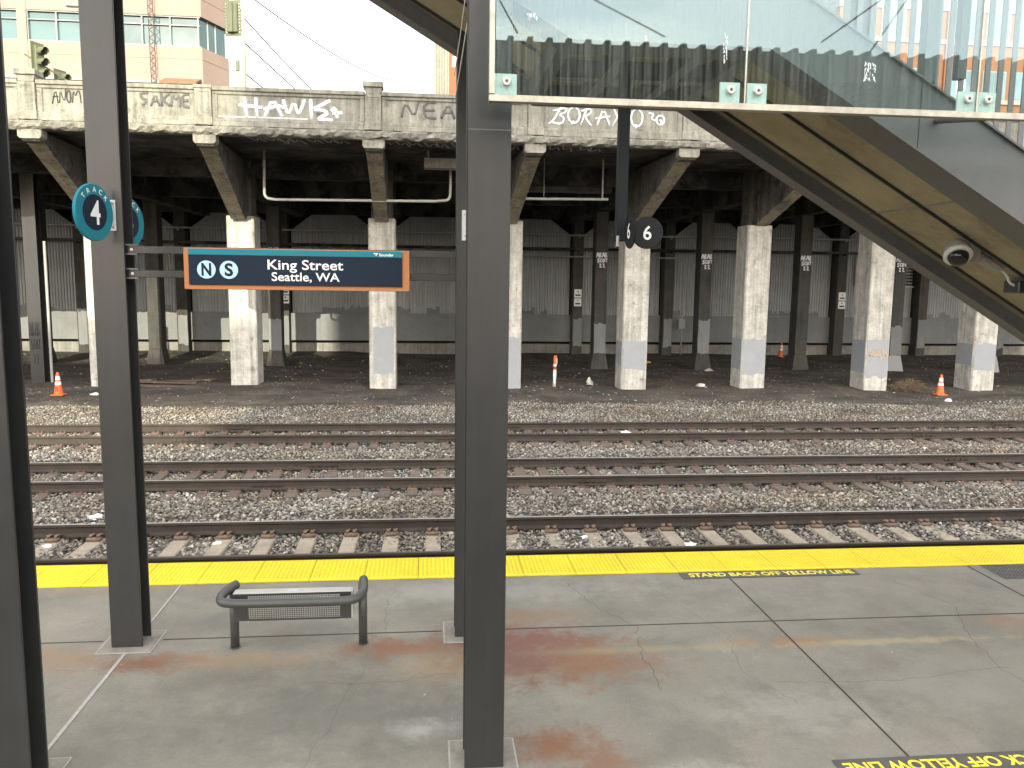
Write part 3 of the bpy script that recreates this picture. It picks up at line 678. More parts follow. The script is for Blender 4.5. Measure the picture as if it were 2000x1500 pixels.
# inner row of columns with flared feet
XR = [-16.4, -11.6, -6.55, -2.0, 2.9, 7.45, 12.05, 16.45, 20.75, 25.2]
ABAB = [[(0, .66), (.06, .95), (.14, .95), (.2, .66)], [(.03, .8), (.18, .8)], [(.26, .66), (.26, .97), (.4, .92), (.3, .82), (.43, .72), (.26, .66)], [(.5, .66), (.56, .95), (.64, .95), (.7, .66)], [(.53, .8), (.68, .8)], [(.76, .66), (.76, .97), (.92, .92), (.8, .82), (.95, .72), (.76, .66)],
        [(.28, .58), (.12, .56), (.12, .48), (.25, .44), (.22, .36), (.06, .37)], [(.48, .58), (.36, .55), (.36, .38), (.5, .38)], circ(.62, .47, .07, .1), [(.76, .58), (.96, .57)], [(.86, .57), (.85, .36)],
        [(.25, .25), (.42, .25), (.28, .05), (.46, .05)], [(.54, .25), (.72, .25), (.58, .05), (.78, .05)]]
for i, X in enumerate(XR):
    y0 = 35.1 - 0.05 * (X - 7)
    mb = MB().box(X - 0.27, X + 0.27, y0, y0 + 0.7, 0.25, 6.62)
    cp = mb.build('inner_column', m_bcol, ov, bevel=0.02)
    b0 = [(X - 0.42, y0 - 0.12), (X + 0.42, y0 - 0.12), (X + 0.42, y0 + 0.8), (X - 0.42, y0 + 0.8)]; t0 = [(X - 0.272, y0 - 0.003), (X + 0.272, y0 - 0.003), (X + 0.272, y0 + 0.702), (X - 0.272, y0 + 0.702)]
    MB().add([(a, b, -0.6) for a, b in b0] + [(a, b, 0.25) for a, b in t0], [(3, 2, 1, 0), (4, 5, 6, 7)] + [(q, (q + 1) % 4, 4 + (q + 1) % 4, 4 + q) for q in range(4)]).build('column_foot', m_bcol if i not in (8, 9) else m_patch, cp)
    if i in (2, 5, 6, 8):
        rough_patch(X - 0.25, X + 0.27, 0.26, (1.62, 1.55, 1.75, 1.55)[(2, 5, 6, 8).index(i)], y0, 40 + i, 0.05).build('paint_patch', m_wall, cp)
    if i in (2, 5, 6, 7, 8):
        graffiti(ABAB, X - 0.23, y0 - 0.006, 3.95, 0.5, 0.68, 0.05, m_sprayw, cp)

# graffiti on the parapet
def pgr(strokes, xa, xb, z0, z1, wdt, mat, seg, slant=0.0): graffiti(strokes, xa, YE + 0.052, z0, xb - xa, z1 - z0, wdt, mat, panels[seg], slant)
HAWK = [[(.06, 1.0), (.08, .0)], [(.17, 1.0), (.18, .0)], [(0, .62), (.23, .50)],
        [(.25, .05), (.33, 1.0), (.42, .1)], [(.24, .42), (.38, .62), (.44, .55)],
        [(.43, .95), (.475, .1), (.535, .9), (.575, .12), (.635, .98)], [(.695, 1.0), (.70, .0)], [(.885, .98), (.80, .74), (.71, .50)], [(.71, .50), (.79, .50), (.865, .36), (.81, .18), (.76, .03), (.82, .02), (.905, .0)],
        [(.89, .45), (.93, .65), (.95, .1)], [(.90, .35), (1.0, .38)]]
pgr(HAWK, -5.15, -2.36, 7.68, 8.22, 0.085, m_sprayw, 3)
pgr([[(.2, .8), (.85, .8)]] + [[(0, -.05), (0.5, -.06), (1, -.05)]], -5.75, -3.3, 7.69, 7.70, 0.025, m_sprayw, 3)
BOR = [[(0, .12), (.04, .2), (.12, 1.0)], [(.04, .72), (.16, .90), (.15, .66), (.09, .55), (.14, .42), (.12, .10), (.03, .18)], circ(.22, .55, .05, .38), [(.20, .10), (.22, .28)],
       [(.28, .08), (.33, .90)], [(.28, .75), (.36, .90), (.37, .68), (.31, .5), (.37, .08)], [(.42, .1), (.47, .95), (.53, .1)], [(.40, .42), (.53, .55)], [(.56, .92), (.63, .1)], [(.63, .92), (.55, .08)],
       circ(.76, .52, .05, .42), [(.75, .0), (.76, .2)], [(.86, .78), (.91, .72), (.88, .52), (.93, .40)], circ(.965, .45, .035, .22), [(.955, .45), (.98, .4), (.97, .3)]]
pgr(BOR, 3.35, 6.72, 7.72, 8.30, 0.045, m_sprayw, 5)
ANOM = [[(0, 0), (.14, 1.0), (.2, .05)], [(.02, .45), (.22, .5)], [(.25, .05), (.28, .95), (.42, .05), (.48, .98)], circ(.57, .5, .07, .4), [(.68, .1), (.74, .95), (.8, .5), (.88, .95), (.95, .8), (.98, .1)]]
pgr(ANOM, -9.95, -9.20, 7.88, 8.27, 0.035, m_sprayk, 2)
SAK = [[(.16, .98), (0, .9), (.02, .55), (.14, .45), (.02, .1)], [(.2, .05), (.3, .95), (.38, .08)], [(.22, .4), (.36, .42)], [(.42, .98), (.43, .05)], [(.58, .95), (.44, .5), (.6, .1)], [(.62, .05), (.66, .95), (.72, .45), (.79, .95), (.8, .05)], [(1, .95), (.86, .93), (.85, .1), (1, .06)], [(.86, .5), (.98, .5)]]
pgr(SAK, -7.68, -6.42, 7.88, 8.26, 0.05, m_spraym, 2)
NEAN = [[(0, 0), (.05, 1), (.17, 0), (.22, 1)], [(.46, 1), (.3, .95), (.3, .05), (.46, 0)], [(.3, .5), (.44, .5)], [(.52, 0), (.62, 1), (.7, 0)], [(.55, .4), (.68, .4)], [(.78, 0), (.8, 1), (.93, 0), (.98, 1)]]
pgr(NEAN, -0.75, 1.35, 7.82, 8.25, 0.05, m_spraym, 4)
pgr([[(0, .2), (.15, .9), (.2, .1)], [(.1, .5), (.3, .7)], [(.35, .9), (.4, .1), (.55, .8), (.6, .1)], [(.5, .5), (.8, .3), (.9, .9)], [(.7, 0), (.95, .2)], circ(.85, .55, .08, .3)], 14.2, 16.0, 7.6, 8.2, 0.05, m_sprayw, 7)
# scrawls on the soot under the deck edge
un = MB()
for k in range(26):
    xx = -5.2 + k * 0.42 + random.uniform(-.1, .1)
    if k % 9 > 6: continue
    un.tube(smooth_path([(xx, 24.6, 7.337), (xx + .15, 25.6 + random.uniform(-.3, .3), 7.337), (xx + .25, 24.7, 7.337), (xx + .4, 25.4 + random.uniform(-.3, .3), 7.337)], 1), 0.035, 5, (1, 1, 0.12))
un.build('graffiti', m_patch, ov)

# ================================================================== BACK WALL UNDER THE OVERPASS
bw = thing('retaining_wall', 'grey wall with corrugated metal panels behind the piers under the overpass', 'wall', (0, 42.3, -0.4))
MB().box(-50, 60, 42.3, 42.8, 0.22, 1.60).build('painted_band', m_wall, bw)
MB().box(-50, 60, 42.4, 42.85, -0.7, 0.06).build('wall_base', m_wallb, bw)
MB().box(-50, 60, 42.9, 43.2, -0.7, 8.0).build('backing', m_black, bw)
MB().box(-50, 60, 42.24, 42.30, 0.205, 0.25).build('band_lip', m_wall, bw)
XC = [-21.5, -16.8, -12.1, -7.2, -2.3, 2.75, 7.66, 12.47, 17.2, 21.9, 26.6, 31.2]
for X in XC:
    c = MB().box(X - 0.26, X + 0.26, 41.75, 42.45, -0.6, 6.55).build('wall_column', m_bcol, bw, bevel=0.02)
    if random.random() < 0.7: rough_patch(X - 0.2, X + 0.24, 0.0, random.uniform(1.3, 1.7), 41.75, int(X * 7), 0.05).build('paint_patch', m_wall, c)
for a, b in zip(XC[:-1], XC[1:]):
    xa, xb = a + 0.40, b - 0.40; pitch = 0.14
    xs = []; k = 0; x = xa
    while x < xb: xs.append((x, 0)); xs.append((x + 0.035, 0.05)); xs.append((x + 0.075, 0.05)); xs.append((x + 0.11, 0)); x += pitch
    vs = []; fs = []
    for (x, d) in xs:
        ztop = 6.45 - max(0, 1.0 - (x - xa), 1.0 - (xb - x)) * 0.75
        vs += [(x, 42.42 + d, 1.60), (x, 42.42 + d, ztop)]
    for i in range(len(xs) - 1): fs.append((2 * i, 2 * i + 2, 2 * i + 3, 2 * i + 1))
    mb = MB().add(vs, fs); pn = mb.build('corrugated_panel', m_corr, bw)
    fr = MB().box(xa - 0.06, xa, 42.38, 42.5, 1.605, 5.7).box(xb, xb + 0.06, 42.38, 42.5, 1.605, 5.7)
    fr.tube([(xa - .03, 42.42, 5.7), (xa + 1.0, 42.42, 6.48), (xb - 1.0, 42.42, 6.48), (xb + .03, 42.42, 5.7)], 0.04, 4)
    fr.build('panel_frame', m_corr, pn)
    mm = MB()
    on = random.random() < 0.6
    for q in range(26):
        if random.random() < 0.12: on = not on
        h = random.uniform(0.16, 0.40); u = xa + (xb - xa) * q / 26
        if on: mm.box(u, u + (xb - xa) / 26 - 0.002, 42.412, 42.418, 1.61, 1.60 + h)
    if mm.v: mm.build('paint_patch', m_wall, pn)
lv = thing('wall_louvre', 'dark horizontal louvre with a pale frame on the corrugated wall below the stairs', 'louvre', (24.5, 42.3, 4.2))
mb = MB()
for q in range(8): mb.box(23.0, 26.2, 42.28 + 0.0, 42.36, 3.35 + q * 0.17, 3.45 + q * 0.17)
mb.build('blade', m_bcol, lv); MB().box(22.92, 23.0, 42.26, 42.40, 3.25, 4.8).box(23.0, 26.3, 42.26, 42.40, 3.25, 3.32).build('louvre_frame', m_pipel, lv)
for (z, r, y, lab, mt) in ((5.66, 0.045, 41.6, 'highest thin grey pipe along the corrugated wall', m_pipe), (4.96, 0.07, 41.5, 'thicker dark pipe along the corrugated wall below the highest pipe', m_under)):
    p = thing('wall_pipe', lab, 'pipe', (0, y, z), 'pipes along the back wall'); mb = MB().tube([(-30, y, z + .1), (0, y, z), (20, y, z + .05), (40, y, z + .1)], r, 8)
    for X in XC: mb.box(X - 0.04, X + 0.04, y - 0.05, 41.76, z - 0.1, z + 0.1)
    mb.build('pipe', mt, p, smooth=True)
ec = thing('electrical_conduit', 'thin conduit that turns down the corrugated wall into a small grey junction box', 'conduit', (13.2, 41.7, 1.0))
MB().tube([(3, 41.65, 4.60)] + smooth_path([(12.7, 41.65, 4.60), (13.15, 41.65, 4.60), (13.2, 41.65, 4.1)], 2) + [(13.2, 41.65, -0.4)], 0.04, 8).build('conduit', m_pipe, ec, smooth=True)
MB().box(12.98, 13.34, 41.5, 41.7, 0.95, 1.45).build('junction_box', m_patch, ec, bevel=0.02)
MB().box(13.0, 13.4, 41.6, 41.76, 3.4, 3.44).box(13.0, 13.4, 41.6, 41.76, 2.2, 2.24).build('strap', m_pipe, ec)
for X, lab in ((-7.1, 'small white two-panel notice on a wall column just left of the station sign end'), (7.66, 'small white two-panel notice on a dark wall column left of the hanging number signs'), (21.95, 'small white two-panel notice on a dark wall column near the stairs')):
    nt = thing('wall_notice', lab, 'notice', (X, 41.72, 2.2), 'white notices on the wall columns')
    mb = MB().box(X - 0.19, X + 0.19, 41.70, 41.74, 2.52, 2.95).box(X - 0.19, X + 0.19, 41.70, 41.74, 2.08, 2.48); mb.build('panel', m_white, nt)
    mb = MB()
    for z in (2.55, 2.11): mb.box(X - 0.13, X + 0.13, 41.694, 41.699, z + 0.06, z + 0.13).box(X - 0.03, X + 0.03, 41.694, 41.699, z + 0.24, z + 0.30)
    mb.build('print', m_signblk, nt)
# hung conduits under the deck
c1 = thing('hanging_conduit', 'long pale U-shaped conduit hung under the overpass deck left of the centre column', 'conduit', (-2, 27, 6), 'conduits hung under the deck')
MB().tube([(-5.15, 27, 7.34)] + smooth_path([(-5.17, 27, 6.2), (-5.17, 27, 5.86), (-4.8, 27, 5.82)], 2) + [(0.2, 27, 5.88)] + smooth_path([(0.35, 27, 5.90), (0.68, 27, 5.92), (0.70, 27, 6.3)], 2) + [(0.70, 27, 7.34)], 0.045, 8).build('conduit', m_pipel, c1, smooth=True)
c2 = thing('hanging_conduit', 'straight pale conduit on rods under the overpass deck right of the centre column', 'conduit', (3.5, 27, 6), 'conduits hung under the deck')
MB().tube([(0.95, 27, 7.34)] + smooth_path([(0.95, 27, 6.3), (0.97, 27, 6.02), (1.3, 27, 6.0)], 2) + [(5.9, 27, 6.07)], 0.045, 8).build('conduit', m_pipel, c2, smooth=True)
mb = MB()
for xx in (3.75, 5.7): mb.tube([(xx, 27, 6.05), (xx, 27, 7.34)], 0.012 if xx < 5 else 0.03, 6)
mb.build('hanger_rod', m_pipe, c2)
sp = thing('steel_post', 'dark steel post with faint black scrawl in the shade under the overpass at left', 'post', (-13.55, 29.8, -0.4))
MB().box(-13.78, -13.34, 29.76, 29.80, -0.6, 7.3).box(-13.60, -13.57, 29.80, 30.1, -0.6, 7.3).box(-13.78, -13.34, 30.1, 30.14, -0.6, 7.3).build('shaft', m_col, sp)
MB().tube([(-13.2, 30.0, -0.4), (-13.2, 30.0, 4.5)], 0.05, 8).build('downpipe', m_pipe, sp)
graffiti(ABAB, -13.75, 29.755, 0.2, 0.36, 1.6, 0.03, m_dark, sp)

# ================================================================== STEEL COLUMNS
def column(xc, y0, label, plate_r=0.23, tall=9.0):
    o = thing('steel_column', label, 'column', (xc, y0 + 0.125, 0), 'dark steel columns on the platform')
    h = 0.137; d = 0.25; t = 0.020
    poly = [(xc - h, y0), (xc + h, y0), (xc + h, y0 + t), (xc + 0.008, y0 + t), (xc + 0.008, y0 + d - t), (xc + h, y0 + d - t), (xc + h, y0 + d), (xc - h, y0 + d), (xc - h, y0 + d - t), (xc - 0.008, y0 + d - t), (xc - 0.008, y0 + t), (xc - h, y0 + t)]
    MB().prism(poly, 'z', 0.011, tall).build('shaft', m_col, o, bevel=0.003)
    yc = y0 + d / 2; r = plate_r
    pd = MB().box(xc - r, xc + r, yc - r, yc + r, 0.002, 0.010).build('base_pad', m_plinth, o)
    rim = MB()
    for a, b, c, e in ((-r - 0.014, -r, -r, r), (r, r + 0.014, -r, r)): rim.box(xc + a, xc + b, yc + c, yc + e, 0.003, 0.007)
    for a, b in ((-r - 0.014, -r), (r, r + 0.014)): rim.box(xc - r - 0.014, xc + r + 0.014, yc + a, yc + b, 0.0035, 0.0075)
    rim.build('pad_rim', m_jointw, pd)
    return o
column(-2.75, 7.42, 'dark steel column carrying the track number disc and the left end of the station sign')
column(0.385, 7.42, 'dark steel column at the right end of the station sign, mostly behind the nearer centre column')
cn = column(0.385, 5.30, 'nearest dark steel column standing in the middle of the view')
MB().box(0.385 - 0.1375, 0.385 + 0.1375, 5.2985, 5.302, 4.335, 4.341).build('weld_seam', m_steel, cn)
column(-2.75, 5.30, 'dark steel column cut by the left frame edge, nearest on that side')
bp = thing('bracket_plate', 'small bolted silver plate on the dark column just left of the nearest centre column', 'plate', (0.325, 7.41, 3.87))
MB().box(0.295, 0.355, 7.405, 7.4195, 3.74, 4.01).build('plate', m_galv, bp, bevel=0.004)
MB().lathe([(0.011, 0), (0.011, 0.012)], (0.325, 7.405, 3.97), 8, Matrix.Rotation(R(90), 4, 'X')).lathe([(0.011, 0), (0.011, 0.012)], (0.325, 7.405, 3.78), 8, Matrix.Rotation(R(90), 4, 'X')).build('bolt', m_alu, bp)
for a, b, lab in (((0.25, 5.565, 5.30), (0.225, 7.46, 5.17), 'upper thin white cord slung between the two centre columns'), ((0.25, 5.565, 5.05), (0.225, 7.46, 4.93), 'lower thin white cord slung between the two centre columns')):
    tag(MB().tube([a, tuple((a[i] + b[i]) / 2 - (0.01 if i == 2 else 0) for i in range(3)), b], 0.004, 5).build('cord', m_white), lab, 'cord', 'white cords between the centre columns')

# ================================================================== STATION NAME SIGN
sg = thing('station_sign', 'orange-framed navy station name sign with a teal band hung between two columns', 'station sign', (-1.14, 7.45, 3.28))
YS = 7.42
for z0, z1 in ((3.585, 3.648), (3.378, 3.440)):
    bar = MB().box(-2.62, 0.26, YS + 0.06, YS + 0.10, z0, z1).build('support_bar', m_col, sg, bevel=0.003)
    MB().box(-2.62, -2.52, YS + 0.045, YS + 0.115, z0 - 0.015, z0 - 0.001).box(-2.62, -2.52, YS + 0.045, YS + 0.115, z1 + 0.001, z1 + 0.016).build('bracket', m_steel, bar)
    MB().lathe([(0.012, 0), (0.012, 0.01)], (-2.57, YS + 0.06, (z0 + z1) / 2), 8, Matrix.Rotation(R(90), 4, 'X')).build('bolt', m_galv, bar)
MB().box(-2.12, -0.17, YS - 0.005, YS + 0.055, 3.280, 3.640).build('board', m_orange, sg, bevel=0.004)
MB().box(-2.075, -0.235, YS - 0.022, YS - 0.006, 3.320, 3.580).build('face_panel', m_navy, sg, bevel=0.002)
MB().box(-2.075, -0.235, YS - 0.022, YS - 0.006, 3.5805, 3.632).build('teal_band', m_teal, sg)
def front(y): return lambda u, v: (u, y, v)
mb = MB(); text_fit(mb, 'King Street', -1.405, -0.752, 3.462, 0.082, front(YS - 0.0235), 0.012); text_fit(mb, 'Seattle, WA', -1.372, -0.785, 3.362, 0.073, front(YS - 0.0235), 0.012)
text_fit(mb, 'Sounder', -0.437, -0.308, 3.590, 0.024, front(YS - 0.0235), 0.02)
mb.build('lettering', m_white, sg)
lg = MB().box(-0.478, -0.448, YS - 0.0245, YS - 0.0225, 3.606, 3.617).box(-0.467, -0.459, YS - 0.0245, YS - 0.0225, 3.592, 3.605).box(-0.485, -0.478, YS - 0.0245, YS - 0.0225, 3.610, 3.619); lg.build('logo', m_white, sg)
for xc, ch in ((-1.925, 'N'), (-1.735, 'S')):
    bd = MB().lathe([(0.078, 0), (0.078, 0.003)], (xc, YS - 0.022, 3.452), 40, Matrix.Rotation(R(90), 4, 'X')).build('route_badge', m_sky, sg)
    w2 = 0.042 if ch == 'N' else 0.036
    text_fit(MB(), ch, xc - w2, xc + w2, 3.402, 0.102, front(YS - 0.0265), 0.035).build('badge_letter', m_signblk, bd)

# ================================================================== TRACK NUMBER DISCS
def disc_sign(name, label, cat, centre, ang, r, body, inner, num, ring, group, arm, numw=0.64, thick=0.03, bothsides=True):
    """round sign; local frame: disc faces -Y, then turned by ang about Z"""
    o = thing(name, label, cat, centre, group, ang)
    rx = Matrix.Rotation(R(90), 4, 'X')
    e = 0.003
    def frot(mb, back): return mb.xf(Matrix.Rotation(math.pi, 4, 'Z')) if back else mb
    t = thick / 2
    MB().lathe([(r - 0.004, -t), (r, -t + 0.004), (r, -0.0015), (r - 0.003, -0.001), (r - 0.003, 0.001), (r, 0.0015), (r, t - 0.004), (r - 0.004, t)], (0, 0, 0), 56, rx).build('disc', body, o, local=True)
    for back in ((False, True) if bothsides else (False,)):
        if inner: frot(MB().lathe([(r * 0.63, 0), (r * 0.63, e)], (0, -t - 0.0005, 0), 48, rx), back).build('centre_disc', inner, o, local=True)
        mb = MB(); hh = r * 0.82
        text_fit(mb, num, -hh * numw * 0.5, hh * numw * 0.5, -hh * 0.5, hh, lambda u, v: (u, -t - 0.0055, v), 0.012)
        frot(mb, back).build('numeral', m_white, o, local=True)
        if ring:
            mb = MB()
            for i, c in enumerate('TRACK'):
                a = R(56 - 28 * i) * 0.85; v, f = text_data(c, 0, 0.02)
                sc = r * 0.25; mxx = (min(p[0] for p in v) + max(p[0] for p in v)) / 2
                pts = []
                for p in v:
                    u, q = (p[0] - mxx) * sc * 1.0, p[1] * sc + r * 0.72
                    pts.append((u * math.cos(a) - q * math.sin(a), -t - 0.0045, u * math.sin(a) + q * math.cos(a)))
                mb.add(pts, f)
            frot(mb, back).build('ring_lettering', m_white, o, local=True)
    if arm: arm(o)
    return o
def to_local(mb, o): return mb.xf((Matrix.Translation(o.location) @ Matrix.Rotation(o.rotation_euler.z, 4, 'Z')).inverted())
def arm4(o):
    to_local(MB().box(-2.735, -2.665, 7.408, 7.4195, 3.77, 4.03), o).build('bracket', m_galv, o, bevel=0.003, local=True)
    rx = Matrix.Rotation(R(90), 4, 'X')
    to_local(MB().lathe([(0.012, 0), (0.012, 0.01)], (-2.69, 7.408, 4.0), 8, rx).lathe([(0.012, 0), (0.012, 0.01)], (-2.69, 7.408, 3.80), 8, rx), o).build('bolt', m_alu, o, local=True)
disc_sign('track_sign', 'teal round track sign with a white number 4 in front of the left column', 'track sign', (-2.755, 7.17, 3.905), R(74), 0.232, m_teal, m_navy, '4', True, 'round track number signs', arm4)
d2 = disc_sign('track_sign', 'teal round track sign mostly hidden behind the left column', 'track sign', (-2.755, 7.93, 3.87), R(74), 0.232, m_teal, m_navy, '4', True, 'round track number signs', None)
hs = thing('hanging_post', 'black post hanging from the stair landing above the number signs', 'post', (1.455, 6.2, 3.69))
MB().box(1.42, 1.50, 6.17, 6.25, 3.70, 5.02).build('post', m_signblk, hs, bevel=0.004)
MB().tube([(1.427, 6.16, 3.74), (1.425, 6.16, 3.66)], 0.012, 6).build('cable_end', m_pipe, hs)
disc_sign('number_sign', 'black round sign with a white 6 facing the camera beside the hanging post', 'number sign', (1.652, 6.15, 3.765), R(-8), 0.121, m_signblk, None, '6', False, 'black number 6 signs', None, 0.62, 0.012)
disc_sign('number_sign', 'black round sign with a white 6 turned nearly edge-on at the hanging post', 'number sign', (1.487, 6.02, 3.77), R(-86), 0.132, m_signblk, None, '6', False, 'black number 6 signs', None, 0.62, 0.012)

# ================================================================== STAIRCASE
st = thing('staircase', 'grey steel and concrete staircase descending to the right above the platform', 'staircase', (4, 6.6, 0))
SL = 0.58
def zl(x):
    if x > 2.31: return 4.02 - SL * (x - 4)
    if x > 0.95: return 5.0
    return 5.0 + SL * (0.95 - x)
XL = [-6.5, 0.95, 2.31, 10.6]
def strip(off0, off1, y0, y1, xs=XL, name='stringer', mat=m_steel, bev=0):
    poly = [(x, zl(x) + off0) for x in xs] + [(x, zl(x) + off1) for x in reversed(xs)]
    return MB().prism(poly, 'y', y0, y1).build(name, mat, st, bevel=bev)
near = strip(0.0, 0.47, 5.60, 5.625)
def rider(parent, off0, off1, y0, y1, name, mat):
    poly = [(x, zl(x) + off0) for x in XL] + [(x, zl(x) + off1) for x in reversed(XL)]
    return MB().prism(poly, 'y', y0, y1).build(name, mat, parent)
rider(near, -0.014, 0.0, 5.585, 5.93, 'flange', m_steel)
rider(near, 0.47, 0.486, 5.575, 5.70, 'flange', m_steel)
MB().box(3.43, 3.434, 5.598, 5.601, 4.36, 4.82).build('plate_joint', m_dark, near)
far = strip(0.0, 0.50, 7.585, 7.61)
rider(far, -0.016, -0.001, 7.50, 7.70, 'flange', m_steel)
rider(far, 0.50, 0.516, 7.55, 7.64, 'flange', m_steel)
strip(0.15, 0.30, 5.93, 7.585, name='soffit', mat=m_soffit)
sm = MB()
for yy in (6.68, 7.40):
    sm.prism([(x, zl(x) + 0.125) for x in [2.45, 10.4]] + [(x, zl(x) + 0.149) for x in [10.4, 2.45]], 'y', yy - 0.012, yy + 0.012)
    sm.prism([(x, zl(x) + 0.125) for x in [-6.4, 0.85]] + [(x, zl(x) + 0.149) for x in [0.85, -6.4]], 'y', yy - 0.012, yy + 0.012)
sm.build('soffit_conduit', m_dark, st)
for q in (4.17, 6.6): MB().prism([(q, zl(q) + 0.143), (q + 0.012, zl(q + 0.012) + 0.143), (q + 0.012, zl(q + 0.012) + 0.152), (q, zl(q) + 0.152)], 'y', 5.94, 7.58).build('soffit_joint', m_plinth, st)
# landing beams
lb = MB()
for xx in (0.95, 1.42, 1.95, 2.31): lb.box(xx - 0.05, xx + 0.05, 5.93, 7.585, 5.005, 5.149)
lb.box(0.95, 2.31, 6.7, 6.82, 5.01, 5.148); lb.build('landing_beam', m_steel, st)
tr = MB(); x = 2.4
while x < 10.4:
    z = zl(x) + 0.36; tr.box(x, x + 0.30, 5.63, 7.58, z - 0.06, z); x += 0.28
x = 0.8
while x > -6.3:
    z = zl(x) + 0.36; tr.box(x - 0.15, x + 0.15, 5.63, 7.58, z - 0.06, z); x -= 0.28
tr.box(0.97, 2.35, 5.63, 7.58, 5.302, 5.36)
tr.build('treads', m_wallb, st)
pk = None
x = 3.62
while x < 9.0:
    # pickets of the far-side screen, each a flat bar
    mb = MB().box(x - 0.027, x + 0.027, 7.63, 7.645, zl(x) + 0.30, 6.9)
    mb.build('picket', m_steel, st); x += 0.132
MB().box(3.5, 9.05, 7.615, 7.665, 6.9, 6.95).build('top_rail', m_steel, st)
MB().box(3.46, 3.55, 5.63, 5.72, zl(3.5) + 0.40, 6.9).build('screen_post', m_steel, st)
MB().box(3.90, 4.14, 7.66, 7.70, 5.18, 6.6).build('dark_plate', m_col, st)

# ================================================================== GLASS SCREEN
YG = 4.95
gs = thing('glass_screen', 'streaked glass screen with an aluminium bottom rail and bolted clamps above the platform', 'glass screen', (2.5, YG, 4.45))
JX = [0.385, 1.905, 3.405, 4.905]
for a, b in zip(JX[:-1], JX[1:]): MB().box(a + 0.005, b - 0.005, YG, YG + 0.012, 4.473, 6.05).build('glass_pane', m_glass, gs)
MB().prism([(YG - 0.02, 4.435), (YG + 0.035, 4.435), (YG + 0.035, 4.475), (YG + 0.016, 4.4755), (YG + 0.016, 4.455), (YG - 0.004, 4.455), (YG - 0.004, 4.4755), (YG - 0.02, 4.475)], 'x', 0.352, 4.95).build('bottom_rail', m_alu, gs, bevel=0.003)
MB().box(0.352, 0.384, YG - 0.02, YG + 0.035, 4.477, 6.05).build('end_post', m_alu, gs, bevel=0.003)
for xx in (1.905, 3.405): MB().box(xx - 0.0045, xx + 0.0045, YG - 0.001, YG + 0.013, 4.477, 6.05).build('pane_seal', m_alu, gs)
MB().box(3.33, 3.385, YG + 0.10, YG + 0.16, 4.70, 6.05).build('stiffener', m_steel, gs)
for xx in (0.455, 1.815, 1.985, 3.345, 3.475):
    pl = MB().box(xx - 0.062 if xx != 0.455 else 0.386, xx + 0.062 if xx < 3.4 or xx > 3.4 else xx, YG + 0.014, YG + 0.026, 4.478, 4.60).build('clamp_plate', m_clamp, gs)
    MB().lathe([(0.026, 0.0), (0.026, 0.010), (0.022, 0.014), (0.010, 0.014), (0.008, 0.008)], (xx, YG - 0.001, 4.553), 20, Matrix.Rotation(R(90), 4, 'X')).build('clamp_bolt', m_polish, pl, smooth=False)
    MB().lathe([(0.006, 0), (0.006, 0.003)], (xx, YG - 0.0105, 4.553), 6, Matrix.Rotation(R(90), 4, 'X')).build('bolt_socket', m_dark, pl)
MB().tube([(3.50, YG + 0.035, 4.452), (3.56, 5.60, 4.55)], 0.022, 10).build('strut', m_steel, gs)
sm = MB()
rr = random.Random(4)
for cx, cz, w_, h_, nn_ in ((2.69, 4.70, 0.035, 0.055, 60), (1.77, 4.80, 0.010, 0.085, 34), (0.60, 4.93, 0.03, 0.012, 24), (1.28, 4.83, 0.006, 0.02, 10)):
    for q in range(nn_):
        u, v = cx + rr.uniform(-w_, w_), cz + rr.uniform(-h_, h_); sm.tube([(u, YG - 0.0015, v), (u + rr.uniform(-.006, .006), YG - 0.0015, v - rr.uniform(.003, .022))], rr.uniform(.0008, .0026), 5, (1, 0.2, 1))
sm.build('paint_smear', m_sprayw, gs)

# security camera and junction box under the soffit
sc = thing('security_camera', 'grey dome security camera on a short arm under the stair soffit', 'security camera', (4.78, 7.1, 3.7))
Mt = Matrix.Rotation(R(18), 4, 'Y') @ Matrix.Rotation(R(-42), 4, 'X')
cpos = (4.53, 6.68, 3.675)
MB().lathe([(0.02, 0.115), (0.075, 0.105), (0.100, 0.065), (0.110, 0.02), (0.112, 0.0), (0.112, -0.03)], cpos, 28, Mt).build('housing', m_camw, sc, smooth=True)
MB().lathe([(0.086, -0.030), (0.084, -0.055), (0.070, -0.090), (0.042, -0.108), (0.01, -0.114)], cpos, 28, Mt).build('dome', m_camd, sc, smooth=True)
MB().lathe([(0.116, -0.016), (0.1165, -0.034), (0.100, -0.048), (0.086, -0.047), (0.084, -0.03)], cpos, 28, Mt).build('trim_ring', m_pipel, sc)
MB().tube([(4.56, 6.72, 3.75), (4.66, 6.76, 3.74), (4.76, 6.78, 3.68)], 0.050, 10).box(4.64, 4.78, 6.72, 6.84, 3.60, 3.76).tube([(4.76, 6.78, 3.665), (5.02, 6.80, 3.545)], 0.042, 12).box(4.62, 4.74, 6.70, 6.86, 3.74, 3.80).build('arm', m_camw, sc, bevel=0.006)
jb = thing('junction_box', 'dark junction box under the stair soffit beside the security camera', 'junction box', (5.25, 6.78, 3.4))
MB().box(5.14, 5.52, 6.70, 6.90, 3.34, 3.45).build('box', m_col, jb, bevel=0.01)
MB().tube(smooth_path([(5.0, 6.80, 3.555), (5.08, 6.78, 3.50), (5.09, 6.76, 3.43), (5.16, 6.76, 3.40)], 2), 0.011, 6).build('cable', m_pipel, jb)

